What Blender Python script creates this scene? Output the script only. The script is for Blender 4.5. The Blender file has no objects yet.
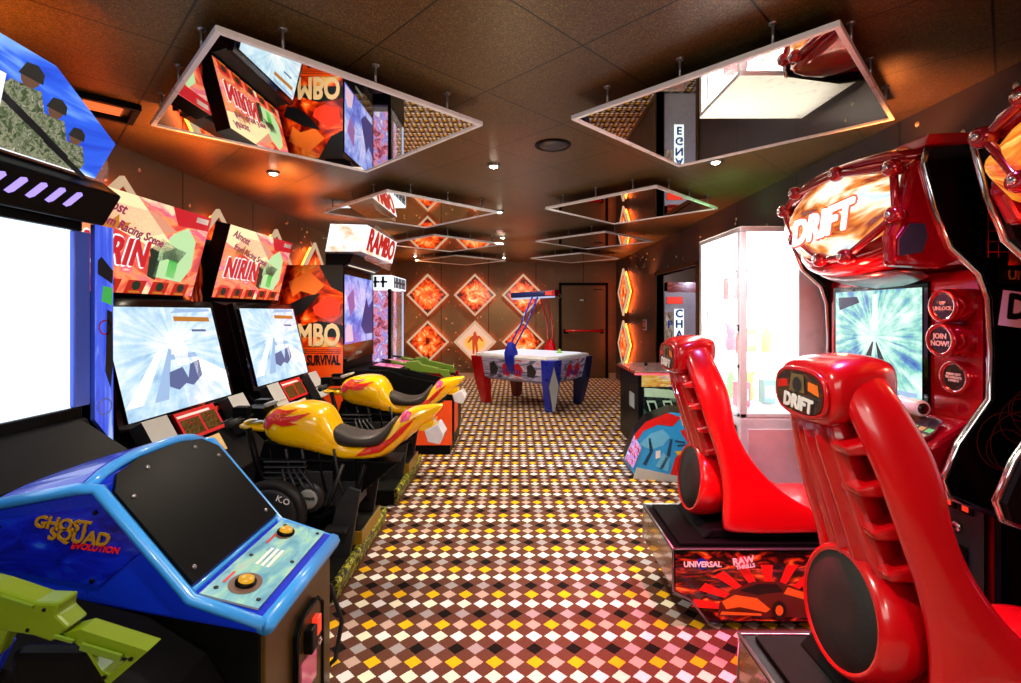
import bpy, math, random
from mathutils import Vector, Matrix
from mathutils.bvhtree import BVHTree
random.seed(7)
S = bpy.context.scene
COL = S.collection
PI = math.pi
F = 492.0
EYE = 1.45

# ------------------------------------------------------------------ materials
MATS = {}
def srgb(c):
    if isinstance(c, str):
        c = [int(c[i:i+2], 16)/255 for i in (0, 2, 4)]
    return tuple(((x/12.92) if x <= 0.04045 else ((x+0.055)/1.055)**2.4) for x in c[:3]) + (1,)

class NT:
    """tiny node helper"""
    def __init__(s, name):
        s.m = bpy.data.materials.new(name); s.m.use_nodes = True
        s.t = s.m.node_tree; s.b = s.t.nodes['Principled BSDF']; MATS[name] = s.m
    def n(s, typ, **kw):
        nd = s.t.nodes.new(typ)
        for k, v in kw.items():
            if k.startswith('i_'):
                key = k[2:]
                key = int(key) if key.isdigit() else key.replace('_', ' ')
                s.put(nd.inputs[key], v)
            else: setattr(nd, k, v)
        return nd
    def put(s, sock, v):
        if isinstance(v, bpy.types.NodeSocket): s.t.links.new(v, sock)
        else: sock.default_value = v
    def math(s, op, a, b=0.0, c=None, clamp=False):
        nd = s.t.nodes.new('ShaderNodeMath'); nd.operation = op; nd.use_clamp = clamp
        s.put(nd.inputs[0], a); s.put(nd.inputs[1], b)
        if c is not None: s.put(nd.inputs[2], c)
        return nd.outputs[0]
    def mix(s, f, a, b, mode='MIX'):
        nd = s.t.nodes.new('ShaderNodeMix'); nd.data_type = 'RGBA'; nd.blend_type = mode
        s.put(nd.inputs[0], f); s.put(nd.inputs[6], a); s.put(nd.inputs[7], b)
        return nd.outputs[2]
    def ramp(s, f, stops, interp='LINEAR'):
        nd = s.t.nodes.new('ShaderNodeValToRGB'); nd.color_ramp.interpolation = interp
        e = nd.color_ramp.elements
        while len(e) < len(stops): e.new(0.5)
        for i, (p, c) in enumerate(stops):
            e[i].position = p; e[i].color = srgb(c)
        s.put(nd.inputs[0], f); return nd.outputs[0]
    def noise(s, vec=None, scale=5, detail=3, rough=.5, dist=0, out=0):
        nd = s.t.nodes.new('ShaderNodeTexNoise')
        nd.inputs['Scale'].default_value = scale; nd.inputs['Detail'].default_value = detail
        nd.inputs['Roughness'].default_value = rough; nd.inputs['Distortion'].default_value = dist
        if vec is not None: s.put(nd.inputs['Vector'], vec)
        return nd.outputs[out]
    def pos(s): return s.t.nodes.new('ShaderNodeNewGeometry').outputs['Position']
    def obj(s): return s.t.nodes.new('ShaderNodeTexCoord').outputs['Object']
    def uv(s): return s.t.nodes.new('ShaderNodeTexCoord').outputs['UV']
    def sep(s, v):
        nd = s.t.nodes.new('ShaderNodeSeparateXYZ'); s.put(nd.inputs[0], v); return nd.outputs
    def comb(s, x, y, z=0.0):
        nd = s.t.nodes.new('ShaderNodeCombineXYZ')
        for i, v in enumerate((x, y, z)): s.put(nd.inputs[i], v)
        return nd.outputs[0]
    def bump(s, h, strength=.2, dist=.01):
        nd = s.t.nodes.new('ShaderNodeBump'); nd.inputs['Strength'].default_value = strength
        nd.inputs['Distance'].default_value = dist; s.put(nd.inputs['Height'], h)
        s.put(s.b.inputs['Normal'], nd.outputs[0])
    def base(s, c): s.put(s.b.inputs['Base Color'], c)
    def emit(s, c, st):
        s.put(s.b.inputs['Emission Color'], c); s.put(s.b.inputs['Emission Strength'], st)
    def set(s, **kw):
        for k, v in kw.items(): s.put(s.b.inputs[k.replace('_', ' ')], v)

def plain(name, c, rough=.4, metal=0, var=.12, coat=0, scale=14, bump=0):
    """colour with a light procedural variation"""
    t = NT(name); col = srgb(c)
    f = t.noise(t.obj(), scale, 3)
    dark = tuple(x*(1-var) for x in col[:3]) + (1,)
    light = tuple(min(1, x*(1+var)) for x in col[:3]) + (1,)
    t.base(t.mix(f, dark, light))
    t.set(Metallic=metal, Coat_Weight=coat, Coat_Roughness=.06)
    t.put(t.b.inputs['Roughness'], t.math('MULTIPLY_ADD', f, .05, rough-.025, clamp=True))
    if bump: t.bump(t.noise(t.obj(), 160, 2), bump, .002)
    return t.m
def glow(name, c, st, var=.1, scale=6, rough=.3):
    t = NT(name); col = srgb(c); f = t.noise(t.obj(), scale, 2)
    lo = tuple(x*(1-var) for x in col[:3]) + (1,)
    cc = t.mix(f, lo, col); t.base((.02, .02, .02, 1)); t.emit(cc, st); t.set(Roughness=rough)
    return t.m

black = plain('black_laminate', '0b0b0c', .35)
blackm = plain('black_matt', '0a0a0a', .6)
for m_ in (black, blackm): m_.node_tree.nodes['Principled BSDF'].inputs['Specular IOR Level'].default_value = .08
gloss = plain('black_gloss', '050506', .08, coat=.5)
dgrey = plain('dark_grey_plastic', '232426', .45)
grey = plain('grey_plastic', '8f9290', .4)
lgrey = plain('pale_grey_metal', 'c3c6c4', .35, .2)
chrome = plain('chrome', 'dcdde0', .12, 1, .03)
steel = plain('brushed_steel', '9a9ca0', .3, .9)
white = plain('white_enamel', 'e9e9ec', .28, coat=.3)
red = plain('gloss_red_fibreglass', 'c0040f', .24, 0, .06, coat=.6)
redmetal = plain('metallic_red_lacquer', 'a80416', .16, .45, .08, coat=1.0)
dred = plain('deep_red_plastic', '7a0610', .3, coat=.4)
yellow = plain('yellow_fairing', 'ffc400', .22, 0, .05, coat=.8)
seatm = plain('worn_brown_black_vinyl', '2a221a', .5, bump=.2)
blue = plain('blue_console_plastic', '0a2fd0', .28, 0, .08, coat=.3)
sky = plain('sky_blue_lip', '3a9ef8', .3, 0, .05, coat=.4)
bluedk = plain('royal_blue_plastic', '1428a8', .28, coat=.4)
navy = plain('navy_plastic', '101a4a', .35)
orange = plain('orange_panel', 'f0501a', .4)
bronze = plain('bronze_sheet', '5a3f20', .32, .75, .12)
doorm = plain('brown_steel_door', '6a5030', .34, .4, .12)
green = plain('lime_gun_plastic', '637d05', .35, 0, .08)
dgreen = plain('olive_gun_plastic', '5d7a1c', .4)
ybutton = glow('yellow_button_lit', 'ffb400', .8)
gold = plain('gold_letter', 'd9a62a', .25, .6)
rubber = plain('rubber', '0c0c0c', .7)
whitetxt = plain('white_ink', 'f2f2f2', .4)
blacktxt = plain('black_ink', '060606', .4)
redtxt = plain('red_ink', 'd2141e', .4)
bluetxt = plain('blue_ink', '1b5fc8', .4)
cream = plain('cream_frame', 'f0d8b8', .35)
trimm = plain('beige_baseboard', 'b59a80', .4)

def mirror_mat():
    t = NT('mirror_glass'); t.base((.86, .90, .84, 1)); t.set(Metallic=1.0)
    t.put(t.b.inputs['Roughness'], t.math('MULTIPLY_ADD', t.noise(t.pos(), 3, 2), .03, .0)); return t.m
mirror = mirror_mat()
def glass_mat(name, c='ffffff', rough=.02, alpha=.16):
    t = NT(name); t.base(srgb(c)); t.set(Roughness=rough, Alpha=alpha, Coat_Weight=.6)
    t.put(t.b.inputs['Roughness'], t.math('MULTIPLY_ADD', t.noise(t.pos(), 4, 2), .05, rough)); return t.m
glass = glass_mat('clear_glass')
smoke = glass_mat('clear_acrylic', 'ffe8dc', .08, .3)

def carpet_mat():
    t = NT('diamond_carpet'); x, y, z = t.sep(t.pos())
    sx, sy = .0845, .0815
    u = t.math('DIVIDE', x, sx); v = t.math('DIVIDE', t.math('SUBTRACT', y, 1.957), sy)
    iu = t.math('ROUND', u); iv = t.math('ROUND', v)
    du = t.math('ABSOLUTE', t.math('SUBTRACT', u, iu)); dv = t.math('ABSOLUTE', t.math('SUBTRACT', v, iv))
    wob = t.math('MULTIPLY', t.math('SUBTRACT', t.noise(t.pos(), 130, 1), .5), .10)
    d = t.math('ADD', t.math('ADD', du, dv), wob)
    mask = t.math('LESS_THAN', d, .45)
    row = t.math('FLOORED_MODULO', iv, 3.0)
    trip = t.math('FLOOR', t.math('DIVIDE', t.math('ADD', iv, .01), 3.0))
    par = t.math('FLOORED_MODULO', t.math('ADD', iu, trip), 2.0)   # 0: cool column
    isrow1 = t.math('COMPARE', row, 1.0, .2); isrow2 = t.math('COMPARE', row, 2.0, .2)
    w = t.mix(par, srgb('f3ece6'), srgb('fff6d2'))
    yl = t.mix(par, srgb('c9aa98'), srgb('f7bc14'))
    bl = t.mix(par, srgb('a49c9a'), srgb('120c08'))
    c = t.mix(isrow1, w, yl); c = t.mix(isrow2, c, bl)
    brown = t.mix(t.noise(t.pos(), 160, 2), srgb('482a1e'), srgb('764a38'))
    c = t.mix(mask, brown, c)
    fuzz = t.noise(t.pos(), 420, 2, .7)
    c = t.mix(t.math('MULTIPLY', fuzz, .32), c, (0.02, .012, .01, 1))
    t.base(c); t.set(Roughness=.95, Specular_IOR_Level=.1); t.bump(fuzz, .35, .004)
    return t.m
carpet = carpet_mat()

def ceiling_mat():
    t = NT('ceiling_tiles'); x, y, z = t.sep(t.pos())
    T = .849
    a = t.math('DIVIDE', t.math('SUBTRACT', t.math('ADD', x, y), 1.46), T)
    b = t.math('DIVIDE', t.math('SUBTRACT', t.math('SUBTRACT', y, x), 1.75), T)
    def edge(q):
        fr = t.math('FRACT', q)
        return t.math('MINIMUM', fr, t.math('SUBTRACT', 1.0, fr))
    e = t.math('MINIMUM', edge(a), edge(b))
    joint = t.math('LESS_THAN', e, .007)
    cell = t.n('ShaderNodeTexWhiteNoise', noise_dimensions='2D', i_0=t.comb(t.math('FLOOR', a), t.math('FLOOR', b)))
    g = t.noise(t.pos(), 170, 2, .8)
    c = t.ramp(g, [(.3, '281d0e'), (.55, '604a28'), (.8, 'b09054')])
    c = t.mix(t.math('MULTIPLY', cell.outputs[0], .35), c, srgb('4a3422'))
    c = t.mix(joint, c, srgb('100b08'))
    t.base(c); t.set(Metallic=.35, Roughness=.36)
    t.bump(t.math('SUBTRACT', t.math('MULTIPLY', g, .5), joint), .3, .004)
    return t.m
ceilm = ceiling_mat()

def wall_mat(name, c1, c2, axis):
    t = NT(name); x, y, z = t.sep(t.pos()); q = x if axis == 'x' else y
    fr = t.math('FRACT', t.math('DIVIDE', t.math('ADD', q, .58 if axis == 'x' else .28), 1.04))
    e = t.math('MINIMUM', fr, t.math('SUBTRACT', 1.0, fr)); joint = t.math('LESS_THAN', e, .006)
    n1 = t.noise(t.pos(), 2.2, 4, .6); n2 = t.noise(t.pos(), 60, 2, .6)
    c = t.mix(t.math('MULTIPLY_ADD', n2, .3, t.math('MULTIPLY', n1, .7)), srgb(c1), srgb(c2))
    c = t.mix(joint, c, srgb('0c0806')); t.base(c); t.set(Metallic=.35)
    t.put(t.b.inputs['Roughness'], t.math('MULTIPLY_ADD', n1, .25, .25))
    t.bump(t.math('SUBTRACT', n2, t.math('MULTIPLY', joint, 2.0)), .15, .004); return t.m
wallx = wall_mat('riveted_bronze_wall_sheet', '5c462e', '8c6e48', 'x')
wally = wall_mat('riveted_bronze_side_sheet', '5c4c3a', '907a5c', 'y')

def burst_mat(name, stops, st, seedmul=50, kx=1.0, rough=.12):
    """radial burst in UV, different on each object"""
    t = NT(name); uv = t.uv(); x, y, z = t.sep(uv)
    cx = t.math('SUBTRACT', x, .5); cy = t.math('SUBTRACT', y, .5)
    rnd = t.math('MULTIPLY', t.t.nodes.new('ShaderNodeObjectInfo').outputs['Random'], seedmul)
    r = t.math('SQRT', t.math('ADD', t.math('MULTIPLY', cx, cx), t.math('MULTIPLY', cy, cy)))
    ang = t.math('ARCTAN2', cy, cx)
    n1 = t.noise(t.comb(x, y, rnd), 5, 6, .65, 1.2)
    n2 = t.noise(t.comb(t.math('MULTIPLY', t.math('SINE', ang), 2.0), t.math('MULTIPLY', t.math('COSINE', ang), 2.0), t.math('ADD', rnd, t.math('MULTIPLY', r, 1.5))), 4, 4, .6)
    v = t.math('ADD', t.math('MULTIPLY', n1, .85), t.math('MULTIPLY', n2, .3))
    v = t.math('SUBTRACT', v, t.math('MULTIPLY', t.math('ABSOLUTE', t.math('SUBTRACT', r, .17)), 1.0))
    c = t.ramp(v, stops); t.base((.02, .01, .01, 1)); t.emit(c, st); t.set(Roughness=rough); return t.m
fire = burst_mat('fiery_lightbox_print', [(.2, '0a0301'), (.33, '5a1004'), (.44, 'e03a0c'), (.56, 'ff7a2a'), (.72, 'ffe6b0')], 1.4)

def screen_mat(name, stops, st, vx=.5, vy=.62, streak=8.0):
    t = NT(name); x, y, z = t.sep(t.uv())
    cx = t.math('SUBTRACT', x, vx); cy = t.math('SUBTRACT', y, vy)
    r = t.math('SQRT', t.math('ADD', t.math('MULTIPLY', cx, cx), t.math('MULTIPLY', cy, cy)))
    ang = t.math('ARCTAN2', cy, cx)
    n = t.noise(t.comb(t.math('SINE', ang), t.math('COSINE', ang), t.math('MULTIPLY', r, .35)), streak, 2, .5)
    n2 = t.noise(t.comb(x, y, 0.3), 5, 4, .6)
    v = t.math('ADD', t.math('MULTIPLY', n, .42), t.math('MULTIPLY', n2, .58))
    v = t.math('ADD', v, t.math('MULTIPLY', t.math('SUBTRACT', .25, r, clamp=True), .7))
    c = t.ramp(v, stops); t.base((.02, .02, .02, 1)); t.emit(c, st); t.set(Roughness=.1, Coat_Weight=.3); return t.m
race = screen_mat('bright_racing_screen', [(.3, '86aed6'), (.44, 'b8daf2'), (.56, 'dceffc'), (.68, 'ffffff')], 1.15)
drift_scr = screen_mat('night_race_screen', [(.3, '3a48a8'), (.42, '5a98c8'), (.5, '90d8c8'), (.6, 'd8fff0'), (.7, 'ffffff')], 1.15, .5, .55, 10)
white_scr = glow('white_blue_screen', 'dfeeff', 1.7, .05)
rambo_scr = screen_mat('violet_attract_screen', [(.3, '3a3ec0'), (.45, '6a7ce6'), (.55, 'a8b8ff'), (.7, 'f4e8ff')], 1.0, .6, .5, 3)

def swirl_mat(name, stops, st, scale=4, dist=1.5, detail=3, emit=True, vec='uv', rough=.2):
    t = NT(name); v = t.uv() if vec == 'uv' else t.obj()
    f = t.noise(v, scale, detail, .55, dist); c = t.ramp(f, stops)
    if emit: t.base((.02, .02, .02, 1)); t.emit(c, st)
    else: t.base(c)
    t.set(Roughness=rough, Coat_Weight=.4); return t.m
nirin_art = swirl_mat('bright_pink_gold_marquee', [(.3, 'c01030'), (.42, 'e8503c'), (.5, 'ff9a60'), (.58, 'e85a80'), (.66, 'ffe0b0')], 1.15, 3, .8)
red_art = swirl_mat('red_action_art', [(.3, '200404'), (.42, '8a120a'), (.52, 'e03a14'), (.62, 'ff8a30'), (.7, 'f8d890')], 1, 5, 1.5, 3, False)
soldier_art = swirl_mat('blue_sky_print', [(.3, '1430c0'), (.48, '2c62e8'), (.6, '8cc0ff'), (.68, 'ffffff')], 1.2, 2.2, 1.2)
camo_art = swirl_mat('camouflage_print', [(.3, '2c3a2a'), (.45, '5c6c48'), (.55, 'a8a888'), (.62, '3a4438'), (.7, 'd8d8b8')], .9, 8, 1)
pinkwhite = swirl_mat('white_pink_marquee', [(.28, 'ff8a4a'), (.4, 'ffe0c8'), (.48, 'ffffff'), (.6, 'fff0f4'), (.7, 'ffc890')], 1.3, 2, .5)
side_blue = swirl_mat('glowing_blue_side_print', [(.3, '3046d8'), (.5, '4a68f4'), (.6, '7a98ff'), (.7, 'b0c8ff')], 1.0, 2, 1)  # print given its own glow to lift the unlit panel
console_art = swirl_mat('deep_blue_sky_print', [(.3, '020a70'), (.5, '0818b8'), (.62, '0a2cc8'), (.75, '3a80d8')], 1, 2.5, 2, 3, False)
panel_art = swirl_mat('pale_blue_control_print', [(.3, '5a9cc0'), (.5, '84c4d8'), (.6, 'a0dcc8'), (.7, 'b8c8d0')], 1, 4, .5, 3, False)
rambo_art = swirl_mat('red_orange_side_print', [(.32, '150404'), (.42, '7a1006'), (.5, 'f0400a'), (.58, 'ff8a2c'), (.68, 'ffd880')], 1, 2.2, 1.5, 3, False)
rambo_low = swirl_mat('orange_red_plain_print', [(.3, 'f03008'), (.6, 'ff601c')], 1, 2, .5, 3, False)
helmet_art = swirl_mat('racing_visor_print', [(.28, '6a8a90'), (.38, '8a2418'), (.46, 'f09040'), (.52, 'fff0c8'), (.58, 'ffffff'), (.64, 'c8e4f0'), (.74, 'e05030')], 1.25, 2.6, .6)
helmet_fire = swirl_mat('orange_visor_print', [(.3, '601008'), (.42, 'e84a10'), (.52, 'ffa030'), (.62, 'fff080'), (.7, '70b040')], 1.1, 3, 1.2)
flame_art = swirl_mat('black_orange_flame_print', [(.34, '060303'), (.46, '280604'), (.54, '7a1408'), (.62, 'd84a10'), (.7, 'ffa040')], 1, 4.5, 2.5, 3, False)
sidedrift = swirl_mat('black_ember_print', [(.45, '040303'), (.58, '1c0604'), (.68, '5a1a08'), (.8, 'a83a10')], 1, 2, 1, 3, False)
ember = swirl_mat('orange_glow_print', [(.3, 'e02808'), (.5, 'ff5a10'), (.7, 'ff9020')], 1, 2, .8, 3, False)
table_art = swirl_mat('white_red_table_print', [(.3, '202034'), (.4, '6a6a90'), (.5, 'c0bce0'), (.58, 'e4e0f4'), (.66, 'd83028'), (.74, 'c8c4e4')], 1, 3, 1, 3, False)
claw_art = swirl_mat('pink_prize_glow', [(.3, '501838'), (.42, 'd04070'), (.5, 'f4a0c0'), (.58, '7a78f0'), (.68, 'fff0ff')], 1.1, 7, 1)
gauge_art = swirl_mat('dark_gauge_print', [(.35, '0c0404'), (.55, '2a0808'), (.66, '8a3818'), (.75, 'd8c060')], .4, 5, 1)
comic_art = swirl_mat('teal_black_stripe_print', [(.35, '0a0c0c'), (.45, '2a3430'), (.52, '0c1010'), (.6, '5a7a68'), (.68, 'a0b8a0')], 1, 3, .5, 3, False)
streak_gold = swirl_mat('gold_streak_print', [(.3, '100c06'), (.48, '6a5a28'), (.56, '2a1a0a'), (.66, 'b02010'), (.75, 'd8c070')], 1, 4, 2, 3, False)
def hazard():
    t = NT('worn_hazard_tape'); f = t.noise(t.obj(), 45, 3, .6, .8)
    t.base(t.ramp(f, [(.46, '16180a'), (.54, '8a8a18'), (.72, 'd8d040')])); t.set(Roughness=.5); return t.m
hazardm = hazard()
def tread():
    t = NT('chequer_tread_plate'); x, y, z = t.sep(t.pos())
    a = t.math('SINE', t.math('MULTIPLY', t.math('ADD', x, y), 180.0)); b = t.math('SINE', t.math('MULTIPLY', t.math('SUBTRACT', x, y), 180.0))
    m = t.math('GREATER_THAN', t.math('MULTIPLY', a, b), .35)
    t.base(t.mix(m, srgb('141412'), srgb('3c3a34'))); t.set(Roughness=.35, Metallic=.5); t.bump(m, .6, .003); return t.m
treadm = tread()
yellowpaint = plain('yellow_step_paint', '8a6a14', .45)
lamp_or = glow('orange_led_strip', 'ff5a18', 26)
lamp_white = glow('white_tube_light', 'ffffff', 9)
lamp_warm = glow('warm_downlight_lens', 'fff2d8', 30)
lamp_purple = glow('lilac_slot_light', 'a890ff', 1.5)
lamp_panel = glow('prize_cabinet_back_light', 'ffffff', 4.5)
hdr_light = glow('cream_light_bar', 'ffe6c0', 1.2, .3, 20)
neonpink = glow('pink_neon_trim', 'ff5068', 1.5)
screen_off = plain('dark_screen', '12060c', .15)
pinkscr = swirl_mat('pink_small_screen', [(.3, 'c83060'), (.5, 'f870a0'), (.65, 'ffd0c0')], 1.1, 2, .5)
bluetube = glow('cool_blue_white_edge', 'cdd8ff', .9)
reddisp = glow('red_display', 'ff3a1c', 1.0)
signw = glow('white_sign_face', 'f4fbff', 1.3)

# ------------------------------------------------------------------ mesh builder
class MB:
    def __init__(s):
        s.v = []; s.f = []; s.mi = []; s.mats = []; s.uv = {}; s.sm = []; s.M = Matrix()
    def mid(s, m):
        if m not in s.mats: s.mats.append(m)
        return s.mats.index(m)
    def add(s, verts, faces, m, smooth=False, uvs=None):
        b = len(s.v); i = s.mid(m)
        s.v += [s.M @ Vector(p) for p in verts]
        for k, f in enumerate(faces):
            if uvs is not None: s.uv[len(s.f)] = uvs[k]
            s.f.append([b+j for j in f]); s.mi.append(i); s.sm.append(smooth)
        return s
    def box(s, x0, x1, y0, y1, z0, z1, m):
        v = [(x, y, z) for z in (z0, z1) for y in (y0, y1) for x in (x0, x1)]
        return s.add(v, [(0, 2, 3, 1), (4, 5, 7, 6), (0, 1, 5, 4), (1, 3, 7, 5), (3, 2, 6, 7), (2, 0, 4, 6)], m)
    def bar(s, a, b, w, h, m, up=(0, 0, 1)):
        """rectangular bar from a to b"""
        a = Vector(a); b = Vector(b); d = (b-a).normalized(); sd = d.cross(Vector(up))
        if sd.length < 1e-4: sd = d.cross(Vector((1, 0, 0)))
        sd.normalize(); u = sd.cross(d); v = []
        for p in (a, b):
            for q, r in ((-1, -1), (1, -1), (1, 1), (-1, 1)): v.append(p+sd*q*w/2+u*r*h/2)
        return s.add(v, [(3, 2, 1, 0), (4, 5, 6, 7), (0, 1, 5, 4), (1, 2, 6, 5), (2, 3, 7, 6), (3, 0, 4, 7)], m)
    def prism(s, pts, d, m, off=(0, 0, 0)):
        """polygon of 3-D points swept by vector d"""
        n = len(pts); o = Vector(off); a = [Vector(p)+o for p in pts]; b = [p+Vector(d) for p in a]
        return s.add(a+b, [list(range(n))[::-1], list(range(n, 2*n))]+[(i, (i+1) % n, n+(i+1) % n, n+i) for i in range(n)], m)
    def profx(s, prof, y0, y1, m):
        """(x,z) profile swept along y"""
        return s.prism([(x, y0, z) for x, z in prof], (0, y1-y0, 0), m)
    def tube(s, path, r, m, n=8, closed=False, smooth=True):
        P = [Vector(p) for p in path]; R = r if isinstance(r, (list, tuple)) else [r]*len(P)
        rings = []; up = None; v = []
        for i, p in enumerate(P):
            if closed: d = P[(i+1) % len(P)]-P[i-1]
            else: d = P[min(i+1, len(P)-1)]-P[max(i-1, 0)]
            d.normalize()
            if up is None:
                up = Vector((0, 0, 1)) if abs(d.z) < .9 else Vector((1, 0, 0))
            sd = d.cross(up).normalized(); up = sd.cross(d).normalized()
            for k in range(n):
                a = 2*PI*k/n; v.append(p+(sd*math.cos(a)+up*math.sin(a))*R[i])
        L = len(P); f = []
        for i in range(L if closed else L-1):
            j = (i+1) % L
            for k in range(n): f.append((i*n+k, i*n+(k+1) % n, j*n+(k+1) % n, j*n+k))
        if not closed: f += [list(range(n))[::-1], list(range((L-1)*n, L*n))]
        return s.add(v, f, m, smooth)
    def lathe(s, o, axis, prof, m, n=24, smooth=True):
        """prof: (distance along axis, radius)"""
        o = Vector(o); ax = Vector(axis).normalized(); a = ax.orthogonal().normalized(); b = ax.cross(a); v = []; f = []
        for t_, r in prof:
            for k in range(n):
                q = 2*PI*k/n; v.append(o+ax*t_+(a*math.cos(q)+b*math.sin(q))*max(r, 1e-4))
        for i in range(len(prof)-1):
            for k in range(n): f.append((i*n+k, i*n+(k+1) % n, (i+1)*n+(k+1) % n, (i+1)*n+k))
        f += [list(range(n))[::-1], list(range((len(prof)-1)*n, len(prof)*n))]
        return s.add(v, f, m, smooth)
    def loft(s, rings, m, smooth=True, caps=True, closed=True):
        n = len(rings[0]); v = [p for r in rings for p in r]; f = []
        for i in range(len(rings)-1):
            for k in range(n if closed else n-1):
                f.append((i*n+k, i*n+(k+1) % n, (i+1)*n+(k+1) % n, (i+1)*n+k))
        if caps and closed: f += [list(range(n))[::-1], list(range((len(rings)-1)*n, len(rings)*n))]
        return s.add(v, f, m, smooth)
    # flat artwork on a plane: P = (origin, u, v)
    def face(s, P, poly, m, lift=0.0, bounds=None):
        o, u, v = [Vector(a) for a in P]; n = u.cross(v).normalized()
        xs = [p[0] for p in poly]; ys = [p[1] for p in poly]
        x0, x1, y0, y1 = bounds or (min(xs), max(xs), min(ys), max(ys))
        uv = [((p[0]-x0)/(x1-x0), (p[1]-y0)/(y1-y0)) for p in poly]
        return s.add([o+u*p[0]+v*p[1]+n*lift for p in poly], [list(range(len(poly)))], m, False, [uv])
    def slab(s, P, poly, m, th, edge=None, lift=0.0):
        """polygon plate with thickness th, front face textured with m, edges with edge"""
        o, u, v = [Vector(a) for a in P]; n = u.cross(v).normalized(); k = len(poly)
        back = [o+u*p[0]+v*p[1]+n*(lift-th) for p in poly]; fr = [q+n*th for q in back]
        e = edge or m
        s.add(back+fr, [list(range(k))[::-1]]+[(i, (i+1) % k, k+(i+1) % k, k+i) for i in range(k)], e)
        return s.face(P, poly, m, lift)
    def disc(s, P, c, r, m, lift=0.0, n=20, ry=None):
        ry = ry or r
        return s.face(P, [(c[0]+r*math.cos(2*PI*i/n), c[1]+ry*math.sin(2*PI*i/n)) for i in range(n)], m, lift)
    def build(s, name, parent=None, bevel=0, sub=0, seg=2, auto=False):
        me = bpy.data.meshes.new(name)
        off = Vector((0, 0, 0)); p = parent
        while p is not None: off = off+p.location; p = p.parent
        me.from_pydata([tuple(q-off) for q in s.v], [], s.f)
        for m in s.mats: me.materials.append(m)
        me.polygons.foreach_set('material_index', s.mi); me.polygons.foreach_set('use_smooth', s.sm)
        if s.uv:
            L = me.uv_layers.new(name='UVMap')
            for fi, uv in s.uv.items():
                for li, c in zip(me.polygons[fi].loop_indices, uv): L.data[li].uv = c
        me.update()
        o = bpy.data.objects.new(name, me); COL.objects.link(o); o.parent = parent
        if bevel:
            b = o.modifiers.new('bevel', 'BEVEL'); b.width = bevel; b.segments = seg; b.limit_method = 'ANGLE'; b.angle_limit = math.radians(35)
            b.harden_normals = False
        if sub:
            q = o.modifiers.new('sub', 'SUBSURF'); q.levels = sub; q.render_levels = sub
        return o

def thing(name, label, cat, loc, group=None):
    o = bpy.data.objects.new(name, None); COL.objects.link(o); o.location = loc; o.empty_display_size = .1
    o['label'] = label; o['category'] = cat
    if group: o['group'] = group
    return o
def tag(o, label, cat, group=None):
    o['label'] = label; o['category'] = cat
    if group: o['group'] = group
    return o
def struct(o): o['kind'] = 'structure'; return o
def text(s, P, size, m, parent, name='lettering', ext=.001, bold=0.0, shear=0.0, align='CENTER', rot=0.0, sx=1.0, spacing=1.0):
    """P = (origin, u, v)"""
    c = bpy.data.curves.new(name, 'FONT'); c.body = s; c.size = size; c.extrude = ext
    c.shear = shear; c.align_x = align; c.align_y = 'CENTER'; c.space_character = spacing; c.materials.append(m)
    c.resolution_u = 3
    o = bpy.data.objects.new(name, c); COL.objects.link(o); o.parent = parent
    og, u, v = [Vector(a) for a in P]; u = u.normalized(); n = u.cross(v).normalized(); v = n.cross(u)
    M = Matrix((u, v, n)).transposed().to_4x4(); off = Vector((0, 0, 0)); p = parent
    while p is not None: off = off+p.location; p = p.parent
    ML = Matrix.Translation(og-off+n*(ext+.001)) @ M @ Matrix.Rotation(rot, 4, 'Z') @ Matrix.Diagonal((sx, 1, 1, 1))
    me = bpy.data.meshes.new_from_object(o)
    if bold:
        vs = [v.co.copy() for v in me.vertices]; fs = [list(p.vertices) for p in me.polygons]; V = []; Fc = []
        for i, (dx, dy) in enumerate(((0, 0), (1, 0), (-1, 0), (0, 1), (0, -1), (.7, .7), (-.7, -.7), (.7, -.7), (-.7, .7))):
            V += [tuple(v+Vector((dx*bold, dy*bold, i*.00004))) for v in vs]; Fc += [[k+i*len(vs) for k in f] for f in fs]
        me = bpy.data.meshes.new(name); me.from_pydata(V, [], Fc); me.materials.append(m)
    bpy.data.objects.remove(o)
    o = bpy.data.objects.new(name, me); COL.objects.link(o); o.parent = parent; o.matrix_local = ML
    return o
def dup(root, d, label=None, group=None):
    def rec(o, par):
        c = o.copy(); COL.objects.link(c)
        if par is not None: c.parent = par
        for k in list(o.children): rec(k, c)
        return c
    r = rec(root, None); r.location = root.location+Vector(d)
    if label: r['label'] = label
    if group: r['group'] = group
    return r
def ell(cx, cz, y, hw, hh, x, n=16, p=2.6):
    """superellipse ring in the yz plane at x"""
    out = []
    for k in range(n):
        a = 2*PI*k/n; c, s_ = math.cos(a), math.sin(a)
        out.append((x, y+hw*math.copysign(abs(c)**(2/p), c), cz+hh*math.copysign(abs(s_)**(2/p), s_)))
    return out

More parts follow.
